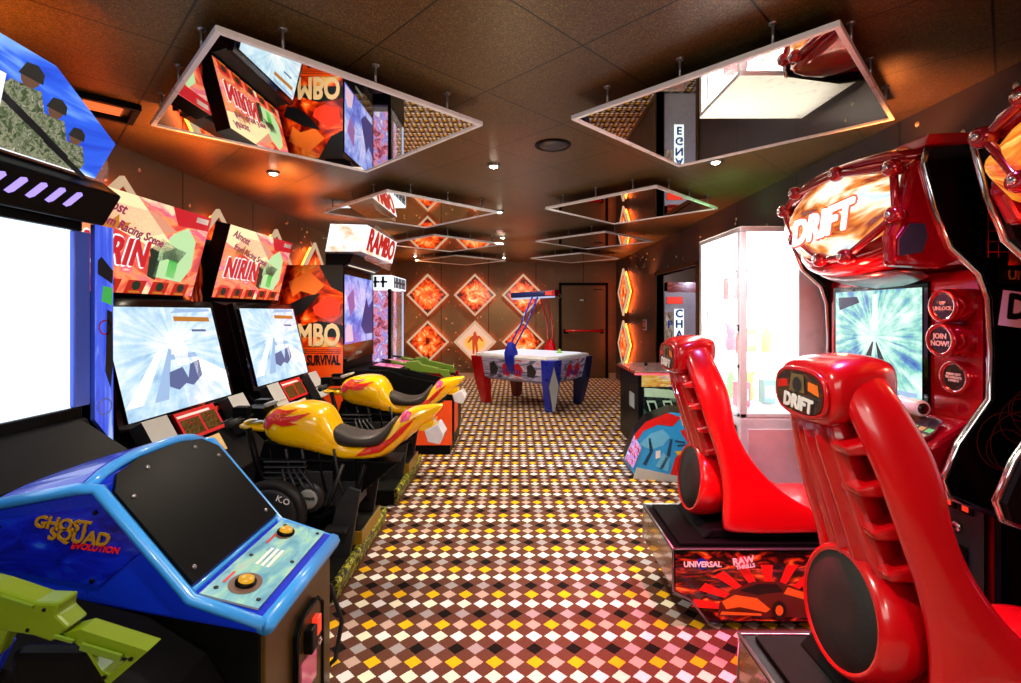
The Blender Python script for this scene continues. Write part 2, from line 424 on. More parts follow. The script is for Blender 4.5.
# ------------------------------------------------------------------ room
XL, XR, YB, YF, H = -2.62, 2.22, 10.8, -2.6, 2.55
b = MB(); b.box(XL-.1, 4.6, YF-.1, YB+.1, -.1, 0, carpet); struct(b.build('floor'))
b = MB(); b.box(XL-.1, 4.6, YF-.1, YB+.1, H, H+.1, ceilm); struct(b.build('ceiling'))
def rivets(b, pts, nrm, m):
    nrm = Vector(nrm)
    for p in pts: b.lathe(p, nrm, [(0, .017), (.005, .015), (.010, .006)], m, 6, True)
rv = plain('rivet_metal', 'd8c8a8', .25, .6)
b = MB(); b.box(XL-.1, XL, YF, YB+.1, 0, H, wally)
pts = []
for i in range(90):
    pts.append((XL, random.uniform(2.2, YB), random.choice([random.uniform(2.0, 2.5), random.uniform(.2, 2.5)])))
rivets(b, pts, (1, 0, 0), rv); struct(b.build('wall_left'))
b = MB(); b.box(XL, 4.6, YB, YB+.1, 0, H, wallx)
pts = [(random.uniform(XL+.1, XR-.1), YB, random.uniform(.15, 2.5)) for _ in range(110)]
rivets(b, [p for p in pts if not (.95 < p[0] < 2.05 and p[2] < 2.1)], (0, -1, 0), rv); struct(b.build('wall_back'))
b = MB()
wallr = wall_mat('dark_plum_side_sheet', '2e2628', '4c4244', 'y')
b.box(XR, XR+.1, YF, 6.0, 0, H, wallr); b.box(XR, XR+.1, 7.7, YB, 0, H, wallr); b.box(XR, XR+.1, 6.0, 7.7, 2.02, H, wallr)
pts = [(XR, random.uniform(1.3, YB), random.uniform(2.05, 2.5)) for _ in range(40)]+[(XR, random.uniform(7.8, YB), random.uniform(.2, 2.5)) for _ in range(25)]
rivets(b, pts, (-1, 0, 0), rv); struct(b.build('wall_right'))
b = MB(); b.box(XL-.1, 4.6, YF-.1, YF, 0, H, wallx); struct(b.build('wall_front'))
b = MB(); b.box(4.5, 4.6, YF, YB, 0, H, wally); b.box(XR+.1, 4.5, 5.4, 5.5, 0, H, wallx); b.box(XR+.1, 4.5, 8.6, 8.7, 0, H, wallx); struct(b.build('wall_alcove'))
b = MB()
b.box(XR-.02, XR+.12, 7.7, 7.78, 0, 2.06, bronze); b.box(XR-.02, XR+.12, 5.92, 6.0, 0, 2.06, bronze); b.box(XR-.02, XR+.12, 5.92, 7.78, 2.02, 2.08, bronze)
struct(b.build('trim_1', bevel=.004))
b = MB(); b.box(XL, .95, YB-.02, YB, 0, .11, trimm); b.box(2.06, XR, YB-.02, YB, 0, .11, trimm); struct(b.build('baseboard_back'))
b = MB(); b.box(XL, XL+.015, 1.0, YB, 0, .1, bronze); struct(b.build('baseboard_left'))
b = MB(); b.box(XR-.015, XR, 7.8, YB, 0, .1, bronze); b.box(XR-.015, XR, YF, 5.9, 0, .1, bronze); struct(b.build('baseboard_right'))
# exit door
b = MB(); b.box(1.02, 1.98, YB-.02, YB-.005, 0.01, 2.03, doorm); d = struct(b.build('door_1', bevel=.003))
b = MB()
for x0, x1, z0, z1 in ((.96, 1.02, 0, 2.09), (1.98, 2.04, 0, 2.09), (.96, 2.04, 2.03, 2.09)): b.box(x0, x1, YB-.04, YB, z0, z1, black)
b.build('door_frame', d, bevel=.003)
b = MB(); b.box(1.06, 1.16, YB-.09, YB-.02, .98, 1.08, black); b.box(1.86, 1.93, YB-.09, YB-.02, .98, 1.08, black)
b.tube([(1.1, YB-.1, 1.04), (1.9, YB-.1, 1.04)], .026, red); b.build('push_bar', d)
b = MB(); b.box(1.39, 1.57, YB-.024, YB-.02, 1.68, 1.74, plain('green_safety_sign', '2e5a30', .4)); b.box(1.42, 1.5, YB-.026, YB-.024, 1.695, 1.725, whitetxt); b.build('door_sign', d)
b = MB(); b.tube([(1.9, YB-.02, 1.94), (1.9, YB-.07, 1.94), (1.72, YB-.07, 1.94)], .012, dgrey, 6); b.build('door_closer', d)

# ------------------------------------------------------------------ backlit diamonds
cream_glow = glow('glowing_cream_frame', 'f0c8a0', .75)  # emissive frame colour, keeps the cream pale beside the orange strips
def diamond(c, nrm, label, group):
    """cream framed square on its corner, lit from behind"""
    n = Vector(nrm); u = Vector((0, 0, 1)).cross(n); v = Vector((0, 0, 1)); c = Vector(c); R = .465
    t = thing('diamond_wall_light', label, 'wall light', tuple(c), group)
    P = (c+n*.10, u, v)
    b = MB(); b.slab(P, [(-R+.04, 0), (0, -R+.04), (R-.04, 0), (0, R-.04)], fire, .012, cream); b.build('lightbox_print', t)
    b = MB(); q = [(-R, 0), (0, -R), (R, 0), (0, R)]
    def pt(a, k, l): return P[0]+u*a[0]*k+v*a[1]*k+n*l
    for i in range(4):
        a, e = q[i], q[(i+1) % 4]; k = (R-.06)/R
        b.add([pt(a, 1, -.02), pt(e, 1, -.02), pt(e, 1, .012), pt(a, 1, .012), pt(a, k, -.02), pt(e, k, -.02), pt(e, k, .012), pt(a, k, .012)],
              [(0, 1, 2, 3), (3, 2, 6, 7), (7, 6, 5, 4), (4, 5, 1, 0)], cream_glow)
    b.build('frame', t)
    b = MB(); k = .86
    for i in range(4):
        a, e = q[i], q[(i+1) % 4]
        b.bar(pt(a, k, -.06), pt(e, k, -.06), .016, .016, lamp_or, up=tuple(n))
    b.build('light_strip', t)
    for s_ in (-1, 1): b = MB(); b.tube([c+u*s_*.2, c+u*s_*.2+n*.085], .012, steel, 6); b.build('standoff', t)
    return t
xs = [-1.9, -.87, .18]
names = ['left', 'middle', 'right']
for r, z in (('upper', 1.82), ('lower', .80)):
    for i, x in enumerate(xs):
        dt = diamond((x, YB, z), (0, -1, 0), f'orange backlit diamond picture on back wall, {names[i]} column of the {r} row', 'diamond pictures on the back wall')
        if i == 1 and r == 'lower':
            dt['label'] = 'pale diamond picture with glowing orange figure shape on back wall, lower row'
            P = ((x, YB-.10, z), (-1, 0, 0), (0, 0, 1)); P = ((x, YB-.10, z), (1, 0, 0), (0, 0, 1))
            b = MB(); pale = glow('pale_peach_print', 'f8c0a0', 1.0); og = glow('orange_halo_print', 'ffa040', 1.4); fg = glow('orange_figure_print', 'd84818', .9)
            R_ = .40; b.slab(P, [(-R_, 0), (0, -R_), (R_, 0), (0, R_)], pale, .01, None, .008)
            b.disc(P, (0, -.02), .23, og, .010, 24, .17)
            b.face(P, [(-.05, -.26), (-.01, -.26), (0, -.05), (.03, -.26), (.07, -.25), (.055, .0), (.09, .08), (.16, .0), (.18, .02), (.11, .13), (.04, .14), (.03, .2), (.0, .23), (-.03, .2), (-.04, .14), (-.10, .10), (-.17, -.02), (-.13, -.02), (-.06, .05), (-.06, -.05)], fg, .012)
            b.build('figure_print', dt)
for i, y in enumerate((3.16, 4.18, 5.2, 6.2)):
    diamond((XL, y, 1.86), (1, 0, 0), 'orange backlit diamond picture on left wall, '+['behind the large blue gun cabinet', 'above the first motorcycle cabinet', 'above the second motorcycle cabinet', 'behind the tilted white and red lit sign'][i], 'diamond pictures on the side walls')
for i, z in enumerate((1.84, .82)):
    diamond((XR, 9.65, z), (-1, 0, 0), 'orange backlit diamond picture on right wall past the exit door, '+['upper of two', 'lower of two'][i], 'diamond pictures on the side walls')

# ------------------------------------------------------------------ hanging mirrors
def hmirror(cx, cy, R, label):
    t = thing('hanging_mirror', label, 'mirror', (cx, cy, 2.45), 'diamond mirrors hanging from the ceiling')
    q = [(cx-R, cy), (cx, cy-R), (cx+R, cy), (cx, cy+R)]
    b = MB(); k = .966
    p2 = [(cx+(x-cx)*k, cy+(y-cy)*k) for x, y in q]
    b.prism([(x, y, 2.452) for x, y in p2], (0, 0, .012), mirror); b.build('mirror_plate', t)
    b = MB()
    for i in range(4):
        (x0, y0), (x1, y1) = q[i], q[(i+1) % 4]; (a0, c0), (a1, c1) = p2[i], p2[(i+1) % 4]
        vs = [(x0, y0, 2.445), (x1, y1, 2.445), (a1, c1, 2.445), (a0, c0, 2.445)]
        b.prism(vs, (0, 0, .024), white)
    b.build('rim', t, bevel=.003)
    for i in range(4):
        (x0, y0), (x1, y1) = q[i], q[(i+1) % 4]
        for f in (.18, .5, .82):
            X = cx+((x0+(x1-x0)*f)-cx)*.985; Y = cy+((y0+(y1-y0)*f)-cy)*.985
            b = MB(); b.tube([(X, Y, 2.464), (X, Y, H)], .006, steel, 6); b.lathe((X, Y, H), (0, 0, -1), [(0, .018), (.006, .016)], steel, 10); b.build('hanging_rod', t)
order = ['nearest', 'second nearest', 'third nearest', 'farthest']
for i in range(4):
    hmirror(-1.06, 2.63+2.33*i, .89, f'square mirror on its corner hung under ceiling, {order[i]} of the four along the left')
    hmirror(1.13, 2.55+2.22*i, .84, f'square mirror on its corner hung under ceiling, {order[i]} of the four along the right')

# ------------------------------------------------------------------ ceiling fittings
def down(x, y, label, watt=14):
    t = thing('downlight', label, 'ceiling light', (x, y, H), 'ceiling downlights')
    b = MB(); b.lathe((x, y, H), (0, 0, -1), [(0, .05), (.012, .05), (.016, .036), (.01, .034)], steel, 20); b.build('ring', t)
    b = MB(); b.lathe((x, y, H-.008), (0, 0, -1), [(0, .030), (.012, .026), (.018, .01)], lamp_warm, 16); b.build('lens', t)
    l = bpy.data.lights.new('downlight_lamp', 'SPOT'); l.energy = watt*9; l.color = (1, .86, .68); l.spot_size = math.radians(130); l.spot_blend = .6; l.shadow_soft_size = .05
    o = bpy.data.objects.new('downlight_lamp', l); COL.objects.link(o); o.location = (x, y, H-.05)
for x, y, lab in ((-.16, 3.68, 'small round ceiling downlight between the two nearest mirrors'), (-.17, 5.36, 'small round ceiling downlight between the second pair of mirrors'),
                  (-.18, 7.2, 'small round ceiling downlight between the third pair of mirrors'), (-.22, 9.9, 'small round ceiling downlight nearest the back wall'),
                  (-1.9, 3.87, 'small round ceiling downlight above the motorcycle cabinets'), (1.46, 3.58, 'small round ceiling downlight beyond the nearest right mirror'),
                  (-1.95, 9.6, 'small round ceiling downlight in the far left corner'), (-.15, .9, 'small round ceiling downlight above the open carpet nearest the camera'),
                  (-.9, -1.0, 'small round ceiling downlight behind the camera, left'), (.9, -1.0, 'small round ceiling downlight behind the camera, right')):
    down(x, y, lab)
t = thing('ceiling_speaker', 'round flush ceiling speaker grille near the nearest right mirror', 'speaker', (.25, 3.24, H))
b = MB(); b.lathe((.25, 3.24, H), (0, 0, -1), [(0, .12), (.008, .12), (.012, .10), (.008, .095)], black, 28); b.build('rim', t)
b = MB(); b.lathe((.25, 3.24, H-.006), (0, 0, -1), [(0, .092), (.003, .09), (.006, .03)], dgrey, 28); b.build('grille', t)
t = thing('ceiling_fixture', 'square recessed ceiling fixture glowing orange above gun cabinet', 'ceiling light', (-2.2, 2.62, H))
b = MB(); b.M = Matrix.Translation((-2.2, 2.62, 0)) @ Matrix.Rotation(PI/4, 4, 'Z')
for a in ((-.15, .15, -.15, -.12), (-.15, .15, .12, .15), (-.15, -.12, -.12, .12), (.12, .15, -.12, .12)): b.box(*a, H-.03, H, black)
b.build('housing', t, bevel=.003)
b = MB(); b.M = Matrix.Translation((-2.2, 2.62, 0)) @ Matrix.Rotation(PI/4, 4, 'Z')
for i in range(3): b.box(-.08, .08, -.06+.045*i, -.035+.045*i, H-.02, H-.01, glow('amber_slat_light', 'ff7038', 1.2) if i == 0 else MATS['amber_slat_light'])
b.build('louvre', t)
t = thing('smoke_detector', 'white smoke detector dome on the ceiling, middle distance', 'smoke detector', (-.12, 3.45, H))
b = MB(); b.lathe((-.2, 6.6, H), (0, 0, -1), [(0, .05), (.02, .05), (.035, .035), (.045, .01)], white, 20); b.build('dome', t)
t.location = (-.2, 6.6, H); t.children[0].location = (0.08-.0, 0, 0); t.children[0].location = Vector((-.12, 3.45, H))-Vector((-.2, 6.6, H))
# fire notice on right wall
t = thing('fire_notice', 'small white and red notice on right wall beside the doorway', 'sign', (XR, 8.4, 1.2))
b = MB(); b.box(XR-.01, XR-.001, 8.3, 8.5, 1.14, 1.32, white); b.build('plate', t)
b = MB(); b.box(XR-.013, XR-.011, 8.33, 8.47, 1.16, 1.3, red); b.box(XR-.015, XR-.0135, 8.39, 8.41, 1.19, 1.27, whitetxt); b.build('pictogram', t)

# ------------------------------------------------------------------ gun cabinet (left foreground)
gx = -1.9
t = thing('gun_game_cabinet', 'tall blue and black gun game cabinet with huge white screen', 'arcade cabinet', (-2.2, 1.62, 0))
b = MB(); b.profx([(-2.49, 0), (-1.62, 0), (-1.62, .5), (-1.86, .99), (-1.99, 1.02), (-1.99, 1.86), (-2.49, 1.86)], 1.06, 2.14, black); b.build('body', t, bevel=.006)
b = MB(); Pw = ((gx, 1.1, 0), (0, 1, 0), (0, 0, 1))
b.slab(Pw, [(0, 1.04), (1.02, 1.04), (1.02, 1.8), (0, 1.8)], white_scr, .03, black, .0); b.build('screen', t)
b = MB()
bz = plain('blue_bezel', '4f74f4', .3, coat=.3)
for y0, y1, z0, z1 in ((1.06, 2.14, .99, 1.04), (1.06, 2.14, 1.80, 1.86), (1.06, 1.1, 1.04, 1.8), (2.1, 2.18, 1.04, 1.8)): b.box(-1.99, -1.88, y0, y1, z0, z1, bz if z0 > 1.03 and z0 < 1.1 else black)
b.build('bezel', t, bevel=.006)
b = MB(); b.slab(((-1.87, 2.0, 0), (0, 1, 0), (0, 0, 1)), [(.19, .97), (.29, .84), (.29, 1.84), (.19, 1.84)], side_blue, .02, bz)
P = ((-1.868, 2.0, 0), (0, 1, 0), (0, 0, 1))
rng = plain('pale_blue_ink', '6f8cf0', .4); blkgun = plain('graphite_ink', '141a24', .4); grn = glow('green_ink_glow', '50e060', .6)
for cz, r in ((1.38, .035), (1.02, .04)):
    for k in range(16):
        a = 2*PI*k/16; a2 = 2*PI*(k+1)/16
        b.face(P, [(.24+r*math.cos(a), cz+r*math.sin(a)), (.24+r*math.cos(a2), cz+r*math.sin(a2)), (.24+.8*r*math.cos(a2), cz+.8*r*math.sin(a2)), (.24+.8*r*math.cos(a), cz+.8*r*math.sin(a))], rng if cz < 1.2 else redtxt, .002)
b.face(P, [(.2, 1.62), (.28, 1.58), (.285, 1.64), (.22, 1.7), (.2, 1.68)], blkgun, .002)
b.face(P, [(.22, 1.5), (.28, 1.48), (.28, 1.56), (.23, 1.57)], grn, .002)
b.face(P, [(.24, 1.18), (.27, 1.1), (.285, 1.2), (.28, 1.45), (.25, 1.46)], blkgun, .002)
b.build('side_panel', t)
# black speaker hood below and above
b = MB(); b.profx([(-1.99, 1.86), (-1.82, 1.83), (-1.74, 1.96), (-1.82, 2.02), (-2.49, 2.02), (-2.49, 1.86)], 1.0, 2.18, black); b.build('hood', t, bevel=.008)
b = MB()
o = Vector((-1.78, 0, 1.895)); v = Vector((.08, 0, .13)).normalized()
P = ((-1.778, 1.3, 1.905), (0, 1, 0), tuple(v))
for i in range(10):
    c = .0+.075*i; b.slab(P, [(c-.028, -.030), (c-.010, -.036), (c+.004, -.026), (c+.028, .026), (c+.018, .036), (c+.0, .032)], lamp_purple, .004, lamp_purple, .006)
b.build('slot_light', t)
Pm = ((-1.70, 0, 0), (0, 1, 0), (-.12, 0, 1))
lean = Matrix()
Pm = ((-1.80, 0, 2.0), (0, 1, 0), (.33, 0, .944))
b = MB(); b.slab(Pm, [(.9, .02), (2.10, .02), (2.14, .19), (1.80, .37), (1.2, .40), (.9, .40)], soldier_art, .035, bz)
sol = plain('khaki_ink', '6a7050', .5); sold2 = plain('dark_khaki_ink', '2c3428', .5)
for cx, cz, k in ((1.47, .2, 1.1), (1.72, .2, 1), (1.84, .14, .9), (1.95, .08, .8)):
    body = [(-.09, -.19), (.08, -.19), (.10, -.02), (.06, .06), (-.05, .06), (-.11, -.04)]
    b.face(Pm, [(cx+x*k, max(.025, cz+y*k)) for x, y in body], camo_art, .002)
    b.disc(Pm, (cx+.01*k, cz+.09*k), .035*k, plain('skin_ink', 'a08060', .5) if 'skin_ink' not in MATS else MATS['skin_ink'], .003, 12)
    b.face(Pm, [(cx+x*k, cz+y*k) for x, y in [(-.035, .09), (.055, .085), (.05, .12), (.02, .14), (-.02, .135)]], sold2, .004)
    b.face(Pm, [(cx+x*k, cz+y*k) for x, y in [(-.14, .02), (.12, -.10), (.125, -.075), (-.13, .045)]], blkgun, .004)
b.build('marquee', t)
b = MB(); b.slab(((-1.70, 0, 2.0), (0, 1, 0), (.2, 0, .98)), [(.95, .02), (1.60, .02), (1.60, .23), (.95, .27)], pinkwhite, .05, black); b.build('header_sign', t)
b = MB(); b.slab(((-1.83, 2.05, 1.97), (0, 1, 0), (.2, 0, .98)), [(0, 0), (.14, 0), (.14, .12), (.11, .17), (.03, .12)], smoke, .006); b.build('acrylic_wing', t)
b = MB(); b.profx([(-1.88, 1.0), (-1.66, .86), (-1.5, .62), (-1.5, .5), (-1.9, .5)], 1.1, 2.12, blackm); b.build('speaker_cover', t, bevel=.01)

# console in front of it
t = thing('gun_game_console', 'blue topped gun console with black sloping plate and yellow buttons', 'arcade console', (-1.1, 1.63, 0))
Y0, Y1 = 1.378, 1.887
cb = plain('console_bronze_front', '55401c', .35, .5)
b = MB(); b.box(-1.48, -.72, Y0+.01, Y1-.01, 0.02, .60, black); b.box(-1.46, -.74, Y0+.03, Y1-.03, 0, .02, rubber); b.build('body', t, bevel=.004)
b = MB(); b.box(-.72, -.705, Y0+.012, Y1-.012, 0.03, .56, cb); b.build('front_panel', t, bevel=.003)
prof = [(-1.485, .68), (-.72, .545), (-.70, .555), (-.695, .585), (-.71, .60), (-.905, .652), (-1.165, .955), (-1.22, .965), (-1.485, .91)]
b = MB(); nseg = 10; rings = []
for i in range(nseg+1):
    f = i/nseg; y = Y0+(Y1-Y0)*f; k = 1-abs(2*f-1)**3
    rings.append([(x, y, z+(.045*k if -1.3 < x < -1.2 else (.02*k if z > .8 and x < -1.3 else 0))) for x, z in prof])
b.loft(rings, blue, smooth=False); cs = b.build('hood', t, bevel=.012, seg=3)
# sky blue lip around
b = MB()
def rim(path, r, m=sky): b.tube(path, r, m, 8)
rim([(-.70, Y0-.003, .572), (-.70, Y1+.003, .572)], .028)
rim([(-.70, Y0-.003, .578), (-.905, Y0-.003, .648), (-1.165, Y0-.003, .955), (-1.22, Y0-.003, .955), (-1.485, Y0-.003, .905)], .017)
rim([(-.70, Y1, .578), (-.905, Y1, .648), (-1.165, Y1, .955), (-1.3, Y1, .95)], .017)
arch = []
for i in range(11):
    f = i/10; k = 1-abs(2*f-1)**3; arch.append((-1.20, Y0+(Y1-Y0)*f, .955+.045*k))
rim(arch, .017); rim([(-.915, Y0, .660), (-.915, Y1, .660)], .010)
b.build('edge_lip', t)
n = Vector((.303, 0, .26)).normalized()
b = MB(); u = Vector((0, 1, 0)); vv = Vector((-.26, 0, .303)).normalized()
Pp = ((-.925, Y0, .676), (0, 1, 0), tuple(vv)); w = Y1-Y0; L = .385
b.slab(Pp, [(.012, -.006), (w-.012, -.006), (w-.012, L-.05), (w-.06, L+.0), (w-.16, L+.02), (.16, L+.02), (.06, L+.0), (.012, L-.05)], black, .012, black, .018)
b.build('sloping_plate', t)
for (a, c) in ((.05, .03), (w-.05, .03), (.05, L-.085), (w-.05, L-.085), (.16, L-.02), (w-.12, L-.02)):
    b = MB(); p = Vector(Pp[0])+u*a+vv*c+vv.cross(u)*(-.0); nn = u.cross(vv).normalized()
    b.lathe(p+nn*.017, nn, [(0, .008), (.004, .007), (.006, .003)], steel, 10); b.build('screw', t)
v2 = Vector((-.195, 0, .05)).normalized(); P2 = ((-.715, Y0, .602), (0, 1, 0), tuple(v2)); n2 = Vector((0, 1, 0)).cross(v2).normalized()
b = MB(); b.slab(P2, [(.012, .012), (w-.012, .012), (w-.012, .185), (.012, .185)], panel_art, .006, grey, .008)
P3 = (Vector(P2[0])+n2*.009, P2[1], P2[2])
b.disc(P3, (.10, .10), .055, plain('brown_grey_ink', '6a5048', .4), .0005, 24, .045); b.disc(P3, (w-.09, .13), .045, MATS['brown_grey_ink'], .0005, 24, .03)
for i in range(3): b.face(P3, [(.2, .08+.018*i), (.31, .08+.018*i), (.31, .09+.018*i), (.2, .09+.018*i)], whitetxt, .0006)
b.face(P3, [(.08, .152), (.14, .152), (.14, .16), (.08, .16)], redtxt, .0006); b.face(P3, [(.33, .15), (.40, .15), (.40, .158), (.33, .158)], redtxt, .0006)
b.build('control_panel', t)
for a, c in ((.10, .10), (w-.09, .13)):
    p = P3[0]+Vector((0, 1, 0))*a+v2*c
    b = MB(); b.lathe(p, n2, [(0, .030), (.008, .030), (.01, .024)], black, 20); k = b.build('button_ring', t)
    b = MB(); b.lathe(p+n2*.006, n2, [(0, .022), (.010, .022), (.014, .016), (.015, .004)], ybutton, 20); b.build('start_button', t)
for a, c in ((.05, .16), (w-.04, .155), (.24, .16), (.26, .03), (.045, .03), (w-.04, .03)):
    b = MB(); b.lathe(P3[0]+Vector((0, 1, 0))*a+v2*c, n2, [(0, .007), (.003, .006), (.004, .002)], dgrey, 8); b.build('screw', t)
# side art
Ps = ((-1.62, Y0-.001, 0), (1, 0, 0), (0, 0, 1))
b = MB(); b.slab(Ps, [(.15, .735), (.46, .685), (.60, .80), (.455, .905), (.15, .87)], console_art, .006, bluedk, .004); pl = b.build('side_print', t)
for a, c in ((.17, .76), (.44, .70), (.58, .80), (.45, .89), (.18, .85)):
    b = MB(); b.lathe((-1.62+a, Y0-.005, c), (0, -1, 0), [(0, .007), (.004, .006), (.005, .002)], black, 8); b.build('screw', t)
text('GHOST', ((-1.262, Y0-.006, .858), (1, 0, 0), (0, 0, 1)), .046, gold, t, bold=.0016, shear=.2, rot=-.12, ext=.002)
text('SQUAD', ((-1.215, Y0-.006, .824), (1, 0, 0), (0, 0, 1)), .05, gold, t, bold=.0016, shear=.2, rot=-.12, ext=.002)
text('EVOLUTION', ((-1.17, Y0-.006, .792), (1, 0, 0), (0, 0, 1)), .024, redtxt, t, bold=.001, shear=.3, rot=-.12)
# coin door
Pd = ((-.704, Y0, 0), (0, 1, 0), (0, 0, 1))
b = MB(); b.slab(Pd, [(.18, .06), (.38, .06), (.38, .42), (.34, .455), (.22, .455), (.18, .42)], cb, .02, black, .014); dd = b.build('coin_door', t, bevel=.006)
b = MB(); b.tube([(-.688, Y0+x, z) for x, z in [(.18, .06), (.38, .06), (.38, .42), (.34, .455), (.22, .455), (.18, .42)]], .006, black, 8, True); b.build('door_surround', dd)
b = MB(); b.box(-.69, -.66, Y0+.225, Y0+.27, .33, .41, black); b.build('coin_slot', dd, bevel=.006)
b = MB(); b.box(-.69, -.668, Y0+.29, Y0+.325, .35, .41, reddisp); b.build('coin_reject_button', dd, bevel=.004)
b = MB(); b.box(-.69, -.685, Y0+.205, Y0+.32, .20, .31, swirl_mat('pink_card_print', [(.35, 'c02040'), (.5, 'f080b0'), (.6, 'f8f0f0')], 1, 5, 1, 3, False)); b.build('price_card', dd)
b = MB(); b.box(-.69, -.65, Y0+.21, Y0+.29, .10, .18, black); b.build('coin_return', dd, bevel=.006)
b = MB(); b.lathe((-.69, Y0+.345, .30), (1, 0, 0), [(0, .014), (.01, .014), (.012, .008)], chrome, 14); b.build('lock', dd)
# holster on near side
b = MB(); b.profx([(-1.48, 0), (-.80, 0), (-.80, .40), (-.86, .50), (-1.02, .60), (-1.48, .72)], 1.12, Y0, blackm); b.build('gun_tray', t, bevel=.01)
b = MB(); b.bar((-1.05, 1.10, .54), (-.98, 1.10, .68), .02, .02, plain('blue_holster_edge', '1c34e0', .3)); b.bar((-1.18, 1.10, .62), (-1.13, 1.10, .72), .02, .02, MATS['blue_holster_edge']); b.build('holster_edge', t, bevel=.004)
b = MB(); b.box(-1.12, -.93, 1.085, 1.13, .45, .70, black); b.build('holster', t, bevel=.02)

# green gun lying in its holster
def px2(x, y, Y): return ((x-515)/F*Y, EYE-(y-312)/F*Y)
t = thing('light_gun', 'lime green toy rifle with skeleton stock in holster on the blue console', 'toy gun', (-1.0, 1.08, .62))
GY = 1.06
pr = [(-200, 70), (0, 125), (240, 205), (375, 210), (360, 275), (430, 345), (850, 480), (630, 670), (510, 480), (230, 390), (70, 365), (0, 345), (-260, 280)]
def gp(p): 
    X, Z = px2(p[0]/5.555, 560+p[1]/5.555, GY); return (X, Z)
stock = [(430, 345), (850, 480), (630, 670), (510, 480), (330, 425)]
body = [(-200, 75), (0, 125), (240, 205), (375, 210), (360, 275), (430, 345), (330, 425), (230, 390), (70, 365), (0, 345), (-260, 270)]
b = MB(); b.prism([(gp(p)[0], GY-.02, gp(p)[1]) for p in body], (0, .05, 0), green); b.build('receiver', t, bevel=.006)
# stock as a frame with an opening
outer = [(385, 385), (480, 362), (850, 480), (630, 670), (510, 480)]
inner = [(520, 470), (560, 470), (745, 520), (640, 610), (600, 590)]
b = MB(); N = 5
oo = [Vector((gp(p)[0], 0, gp(p)[1])) for p in outer]; ii = [Vector((gp(p)[0], 0, gp(p)[1])) for p in inner]
for k in range(N):
    j = (k+1) % N
    b.prism([(q.x, GY-.015, q.z) for q in (oo[k], oo[j], ii[j], ii[k])], (0, .04, 0), green)
b.build('stock', t)
b = MB()
for a, e in (((40, 165), (240, 225)), ((355, 385), (460, 415)), ((500, 440), (720, 505))):
    A, E = gp(a), gp(e); b.bar((A[0], GY-.022, A[1]), (E[0], GY-.022, E[1]), .006, .006 if a[0] != 500 else .014, dgreen)
for a in ((295, 245), (205, 355), (765, 515), (620, 615)):
    A = gp(a); b.lathe((A[0], GY-.018, A[1]), (0, -1, 0), [(0, .004), (.004, .004)], black, 8)
b.build('moulding_line', t)
A = [gp(p) for p in ((-60, 340), (80, 370), (10, 520), (-110, 560))]
b = MB(); b.prism([(q[0], GY-.012, q[1]) for q in A], (0, .035, 0), green); b.build('grip', t, bevel=.008)
A = [gp(p) for p in ((-900, -120), (-200, 90), (-200, 240), (-900, 60))]
b = MB(); b.prism([(q[0], GY-.012, q[1]) for q in A], (0, .035, 0), green); b.build('barrel', t, bevel=.006)
cord = MB(); cord.tube([(-.90, 1.09, .56), (-.84, 1.10, .52), (-.79, 1.14, .545), (-.775, 1.17, .50), (-.78, 1.22, .38), (-.80, 1.28, .25)], .007, steel, 8)
tag(cord.build('gun_cable'), 'silver armoured cable hanging from the gun holster', 'cable')
cord = MB(); cord.tube([(-.76, 1.90, .42), (-.735, 1.96, .36), (-.70, 1.99, .2), (-.72, 1.97, .06), (-.78, 1.93, .012)], .009, rubber, 8)
tag(cord.build('power_cord'), 'black cord looping down behind the coin door console', 'cord')

# ------------------------------------------------------------------ motorcycle racing cabinets
def flames(b, P, m1, m2, s=1.0, flip=1):
    for k, (x, y, l) in enumerate([(0, 0, .30), (.02, .035, .24), (.05, -.03, .2)]):
        pts = [(0, 0), (.06, .022), (.12, .004), (.17, .02), (l*.8, .006), (l, .018), (l*.75, -.008), (.15, -.004), (.10, -.018), (.05, -.012)]
        b.face(P, [((x+a)*s*flip, (y+c)*s) for a, c in pts], m2 if k % 2 else m1, .001*k)
t = thing('motorcycle_game_cabinet', 'motorcycle racing screen cabinet beside the large blue gun cabinet', 'arcade cabinet', (-2.3, 2.9, 0), 'motorcycle racing cabinets')
ya, yb = 2.38, 3.42
b = MB(); b.profx([(-2.49, 0), (-1.66, 0), (-1.66, .5), (-1.86, .70), (-1.975, .835), (-2.14, 1.5), (-2.28, 1.54), (-2.32, 2.0), (-2.49, 2.0)], ya+.03, yb-.03, black); b.build('body', t, bevel=.006)
o = Vector((-1.955, 2.44, .935)); v = Vector((-.13, 0, .54)).normalized(); Pm = (o, (0, 1, 0), v)
b = MB(); b.slab(Pm, [(-.03, -.085), (.96, -.085), (.96, .60), (-.03, .60)], gloss, .05, black, .0); b.build('bezel', t, bevel=.006)
b = MB(); b.slab(Pm, [(.02, -.05), (.91, -.05), (.91, .555), (.02, .555)], race, .01, black, .012)
ink = plain('slate_blue_ink', '4a5a90', .4)
inkg = glow('slate_blue_screen_ink', '6878b0', .8); wg = glow('white_screen_ink', 'ffffff', 1.2); yg = glow('orange_screen_ink', 'e08a28', .8); lg = glow('pale_blue_screen_ink', 'a8c8f0', 1)
